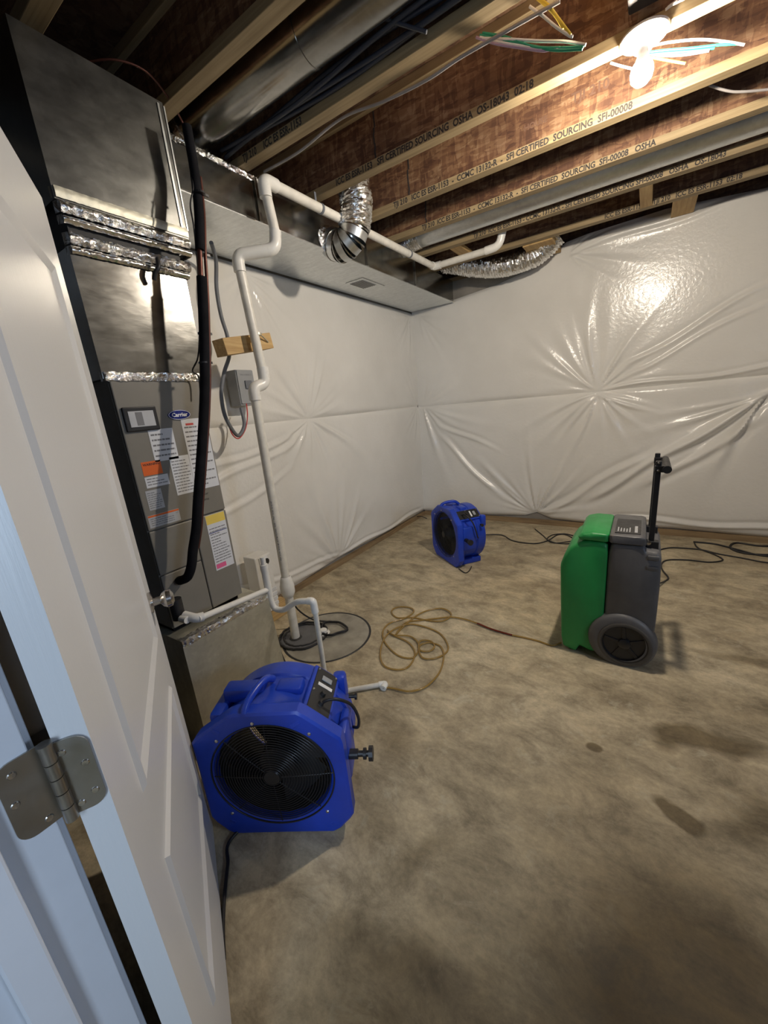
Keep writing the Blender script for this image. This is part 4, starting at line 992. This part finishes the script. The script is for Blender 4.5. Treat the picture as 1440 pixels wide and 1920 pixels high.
# ------------------------------------------------------------------ dehumidifier
dh = thing('dehumidifier', 'green and charcoal wheeled dehumidifier with a tall black handle', 'dehumidifier', (-.09, 2.2, 0))
Y0, Y1 = 2.035, 2.40
def rnd(pts, k=3, f=.3):
    out = []; n = len(pts)
    for i in range(n):
        a, b, c = Vector(pts[i-1]), Vector(pts[i]), Vector(pts[(i+1) % n]); r_ = min(f, .5)
        A_ = b.lerp(a, r_*.5); B2 = b.lerp(c, r_*.5)
        for j in range(k+1):
            t = j/k; p = A_*(1-t)**2+b*2*t*(1-t)+B2*t*t; out.append((p.x, p.y))
    return out
g = [(-.10, .645), (-.185, .650), (-.235, .632), (-.270, .605), (-.296, .560), (-.314, .50), (-.308, .30), (-.298, .08), (-.285, .02), (-.225, .004), (-.205, .045), (-.155, .028), (-.10, .03)]
MB().prism(rnd(g), Y0, Y1, 'xz', bev=.022).build('front_shell', M['green'], dh, smooth=50, label='green front shell')
lid = [(-.10, .690), (-.175, .695), (-.222, .682), (-.238, .664), (-.228, .648), (-.10, .648)]
MB().prism(rnd(lid), Y0-.002, Y1+.002, 'xz', bev=.02).build('green_lip', M['green'], dh, smooth=50, label='green top lip')
g = [(-.0995, .648), (.04, .650), (.050, .628), (.098, .625), (.112, .60), (.117, .46), (.116, .25), (.110, .06), (.085, .03), (-.0995, .03)]
MB().prism(rnd(g), Y0, Y1, 'xz', bev=.022).build('rear_shell', M['charcoal'], dh, smooth=50, label='charcoal rear shell')
top_ = MB().prism(rnd([(-.0995, .648), (-.0995, .692), (.030, .694), (.046, .685), (.05, .648)]), Y0-.002, Y1+.002, 'xz', bev=.012).build('control_top', M['charcoal'], dh, smooth=40)
MB().box((-.080, Y0+.03, .693), (.025, Y1-.10, .6965), bev=.001).build('control_label', M['blackpl'], top_)
m = MB()
for k in range(5): m.box((-.07+.012*k, Y0+.05, .6965), (-.065+.012*k, Y0+.05+random.uniform(.05, .11), .6969))
m.box((.0, Y0+.05, .6965), (.012, Y0+.15, .6969)); m.build('label_text', M['foilpaper'], top_, kind='stuff')
m = MB()
for z_ in (.585, .535): m.box((.058, Y0-.006, z_), (.104, Y0+.02, z_+.022), bev=.005)
split(m, 'moulded_catch', M['charcoal'], dh, smooth=40)
# wheel arch swell on the side
m = MB()
for (yy, s_) in ((Y0-.001, -1),):
    T = Matrix.Translation((-.018, yy, .135)) @ Matrix.Scale(.86, 4) @ Matrix.Rotation(math.pi/2*(1 if s_ < 0 else -1), 4, 'X')
    m.lathe([(.178, -.02), (.172, .006), (.155, .020), (.12, .020)], T, 40)
split(m, 'wheel_arch', M['charcoal'], dh, smooth=50)
for yy, s_ in ((Y0-.004, -1), (Y1+.004, 1)):
    T = Matrix.Translation((-.004, yy, .126)) @ Matrix.Scale(.887, 4) @ Matrix.Rotation(math.pi/2*(1 if s_ < 0 else -1), 4, 'X')
    wl = MB().lathe([(.114, -.018), (.126, -.022), (.137, -.016), (.142, 0), (.138, .012), (.130, .018), (.120, .020), (.114, .018)], T, 56, closed=True).build('wheel', M['tyre'], dh, smooth=40)
    m = MB().lathe([(0, -.004), (.114, -.006), (.115, .017), (.109, .018), (.104, .004), (.032, .002), (.030, .014), (.022, .019), (0, .020)], T, 40)
    m.build('wheel_rim', M['blackpl'], wl, smooth=35)
    m = MB()
    for k in range(5):
        T2 = T @ Matrix.Rotation(TAU*k/5+.4, 4, 'Z'); m.box((.022, -.009, .0), (.103, .009, .009), T2, bev=.002)
    split(m, 'wheel_spoke', M['rubber'], wl)
MB().tube([(-.004, Y0-.01, .126), (-.004, Y1+.01, .126)], .010, 12).build('axle', M['rubber'], dh)
split(MB().box((-.26, Y0+.03, .0), (-.22, Y0+.07, .03)).box((-.26, Y1-.07, .0), (-.22, Y1-.03, .03)), 'front_foot', M['rubber'], dh)
hd = MB()
hx = .068
for yy in (2.10, 2.335): hd.box((hx-.011, yy-.011, .60), (hx+.011, yy+.011, 1.035), bev=.003)
hps = split(hd, 'handle_post', M['blackpl'], dh); hd = hps[0]
m = MB().tube([(hx+.032, 2.075, 1.000), (hx+.032, 2.36, 1.000)], .017, 18); m.build('handle_grip', M['rubber'], hd, smooth=40)
m = MB()
for yy in (2.10, 2.335): m.box((hx-.013, yy-.013, .985), (hx+.035, yy+.013, 1.015), bev=.003).box((hx-.02, yy-.018, .60), (hx+.03, yy+.018, .66), bev=.005)
split(m, 'handle_bracket', M['blackpl'], hd)
m = MB()
for z_ in (1.03, .995): m.lathe([(0, .004), (.005, .003), (.006, 0)], Matrix.Translation((hx, 2.0885, z_)) @ Matrix.Rotation(math.pi/2, 4, 'X'), 10)
m.lathe([(0, .010), (.012, .008), (.014, 0)], Matrix.Translation((hx-.012, 2.082, .655)) @ Matrix.Rotation(math.pi/2, 4, 'X'), 14)
split(m, 'handle_bolt', M['chrome'], hd)

# ------------------------------------------------------------------ hose and cords on the floor
hp_ = [(728, 1290), (742, 1293), (770, 1298), (800, 1288), (824, 1262), (832, 1232), (826, 1212), (805, 1205), (788, 1210), (788, 1220), (805, 1222), (815, 1213), (806, 1203), (786, 1205),
       (790, 1232), (815, 1235), (838, 1222), (838, 1205), (822, 1186), (790, 1174), (765, 1172), (738, 1182), (720, 1200), (713, 1230), (722, 1250), (748, 1256), (768, 1248), (778, 1225), (766, 1205), (738, 1192), (727, 1183),
       (738, 1192), (768, 1194), (784, 1206), (783, 1224), (770, 1234), (745, 1228), (722, 1205), (718, 1185), (730, 1170), (760, 1160), (776, 1148), (768, 1140), (745, 1139), (734, 1147), (745, 1158), (775, 1158), (805, 1164), (830, 1165), (846, 1155), (838, 1145), (820, 1142), (790, 1150), (762, 1170), (742, 1190),
       (760, 1168), (790, 1163), (820, 1160), (845, 1158), (870, 1162), (895, 1170), (920, 1180), (955, 1190), (985, 1196), (1010, 1202), (1035, 1210), (1052, 1205)]
pts = [FLR(x, y, .006) for x, y in hp_]
sm = spline(pts, 6)
for i, p in enumerate(sm): p.z = .0055+.0035*(1+math.sin(i*.11))*.8
sm[0] = Vector((endp.x+.02, endp.y-.02, .016))
ho = MB().tube(sm, .0050, 8).build('drain_hose', M['hose'], smooth=60, origin=sm[0]); tag(ho, 'amber clear drain hose coiled on the floor and running to the dehumidifier', 'hose')
i0 = (len(hp_)-6)*6-6; seg = sm[i0:i0+14]
MB().tube(seg, .0054, 8).build('red_section', M['hose_red'], ho, smooth=60, label='dark red section')
WMf = cord
cord('power_cord', 'black power cord from the far blue fan toward the dehumidifier along the back wall', [FLR(903, 1003, .02), FLR(940, 1003), FLR(962, 1014), FLR(1000, 1019), FLR(1026, 1014), FLR(1045, 1003), FLR(1062, 1003), FLR(1078, 1012), FLR(1085, 1018)], .0055)
cord('power_cord', 'black cord looped on the floor left of the dehumidifier', [FLR(1003, 992), FLR(1018, 1004), FLR(1030, 1014), FLR(1050, 1019), FLR(1075, 1018), FLR(1082, 1008), FLR(1060, 1001), FLR(1036, 1003), FLR(1026, 1011), FLR(1040, 1018), FLR(1075, 1014)], .005)
cord('power_cord', 'black cord leaving the back of the dehumidifier to the right', [FLR(1236, 1094, .03), FLR(1246, 1090), FLR(1253, 1083), FLR(1243, 1070), FLR(1240, 1058), FLR(1252, 1050), FLR(1290, 1050), FLR(1330, 1054), FLR(1355, 1050), FLR(1340, 1040), FLR(1310, 1028), FLR(1302, 1018)], .0055)
cord('power_cord', 'long black cord along the foot of the back wall, right side', [FLR(1236, 1031), FLR(1260, 1027), FLR(1310, 1030), FLR(1345, 1038), FLR(1390, 1046), FLR(1440, 1055), FLR(1520, 1062)], .0055)
cord('power_cord', 'coil of thick black cord against the back wall at the right edge', [FLR(1300, 1016), FLR(1340, 1020), FLR(1380, 1030), FLR(1430, 1042), FLR(1500, 1044), FLR(1540, 1032), FLR(1500, 1022), FLR(1430, 1024), FLR(1380, 1018), FLR(1370, 1028), FLR(1400, 1038), FLR(1460, 1040), FLR(1520, 1034)], .008)
cord('power_cord', 'black cord on the floor between the near blue fan and the door', [(c1.x-.12, c1.y+.02, .02), FLR(432, 1575), FLR(427, 1620), FLR(421, 1680), FLR(418, 1740), FLR(420, 1800)], .0055)
cord('power_cord', 'short black cord loop under the far blue fan', [FLR(860, 1066, .008), FLR(872, 1074), FLR(880, 1070), FLR(884, 1062)], .004)
cord('thin_cable', 'thin cable poking past the left side of the far blue fan', [FLR(775, 970, .03), FLR(788, 968, .05), FLR(800, 972, .08)], .005)
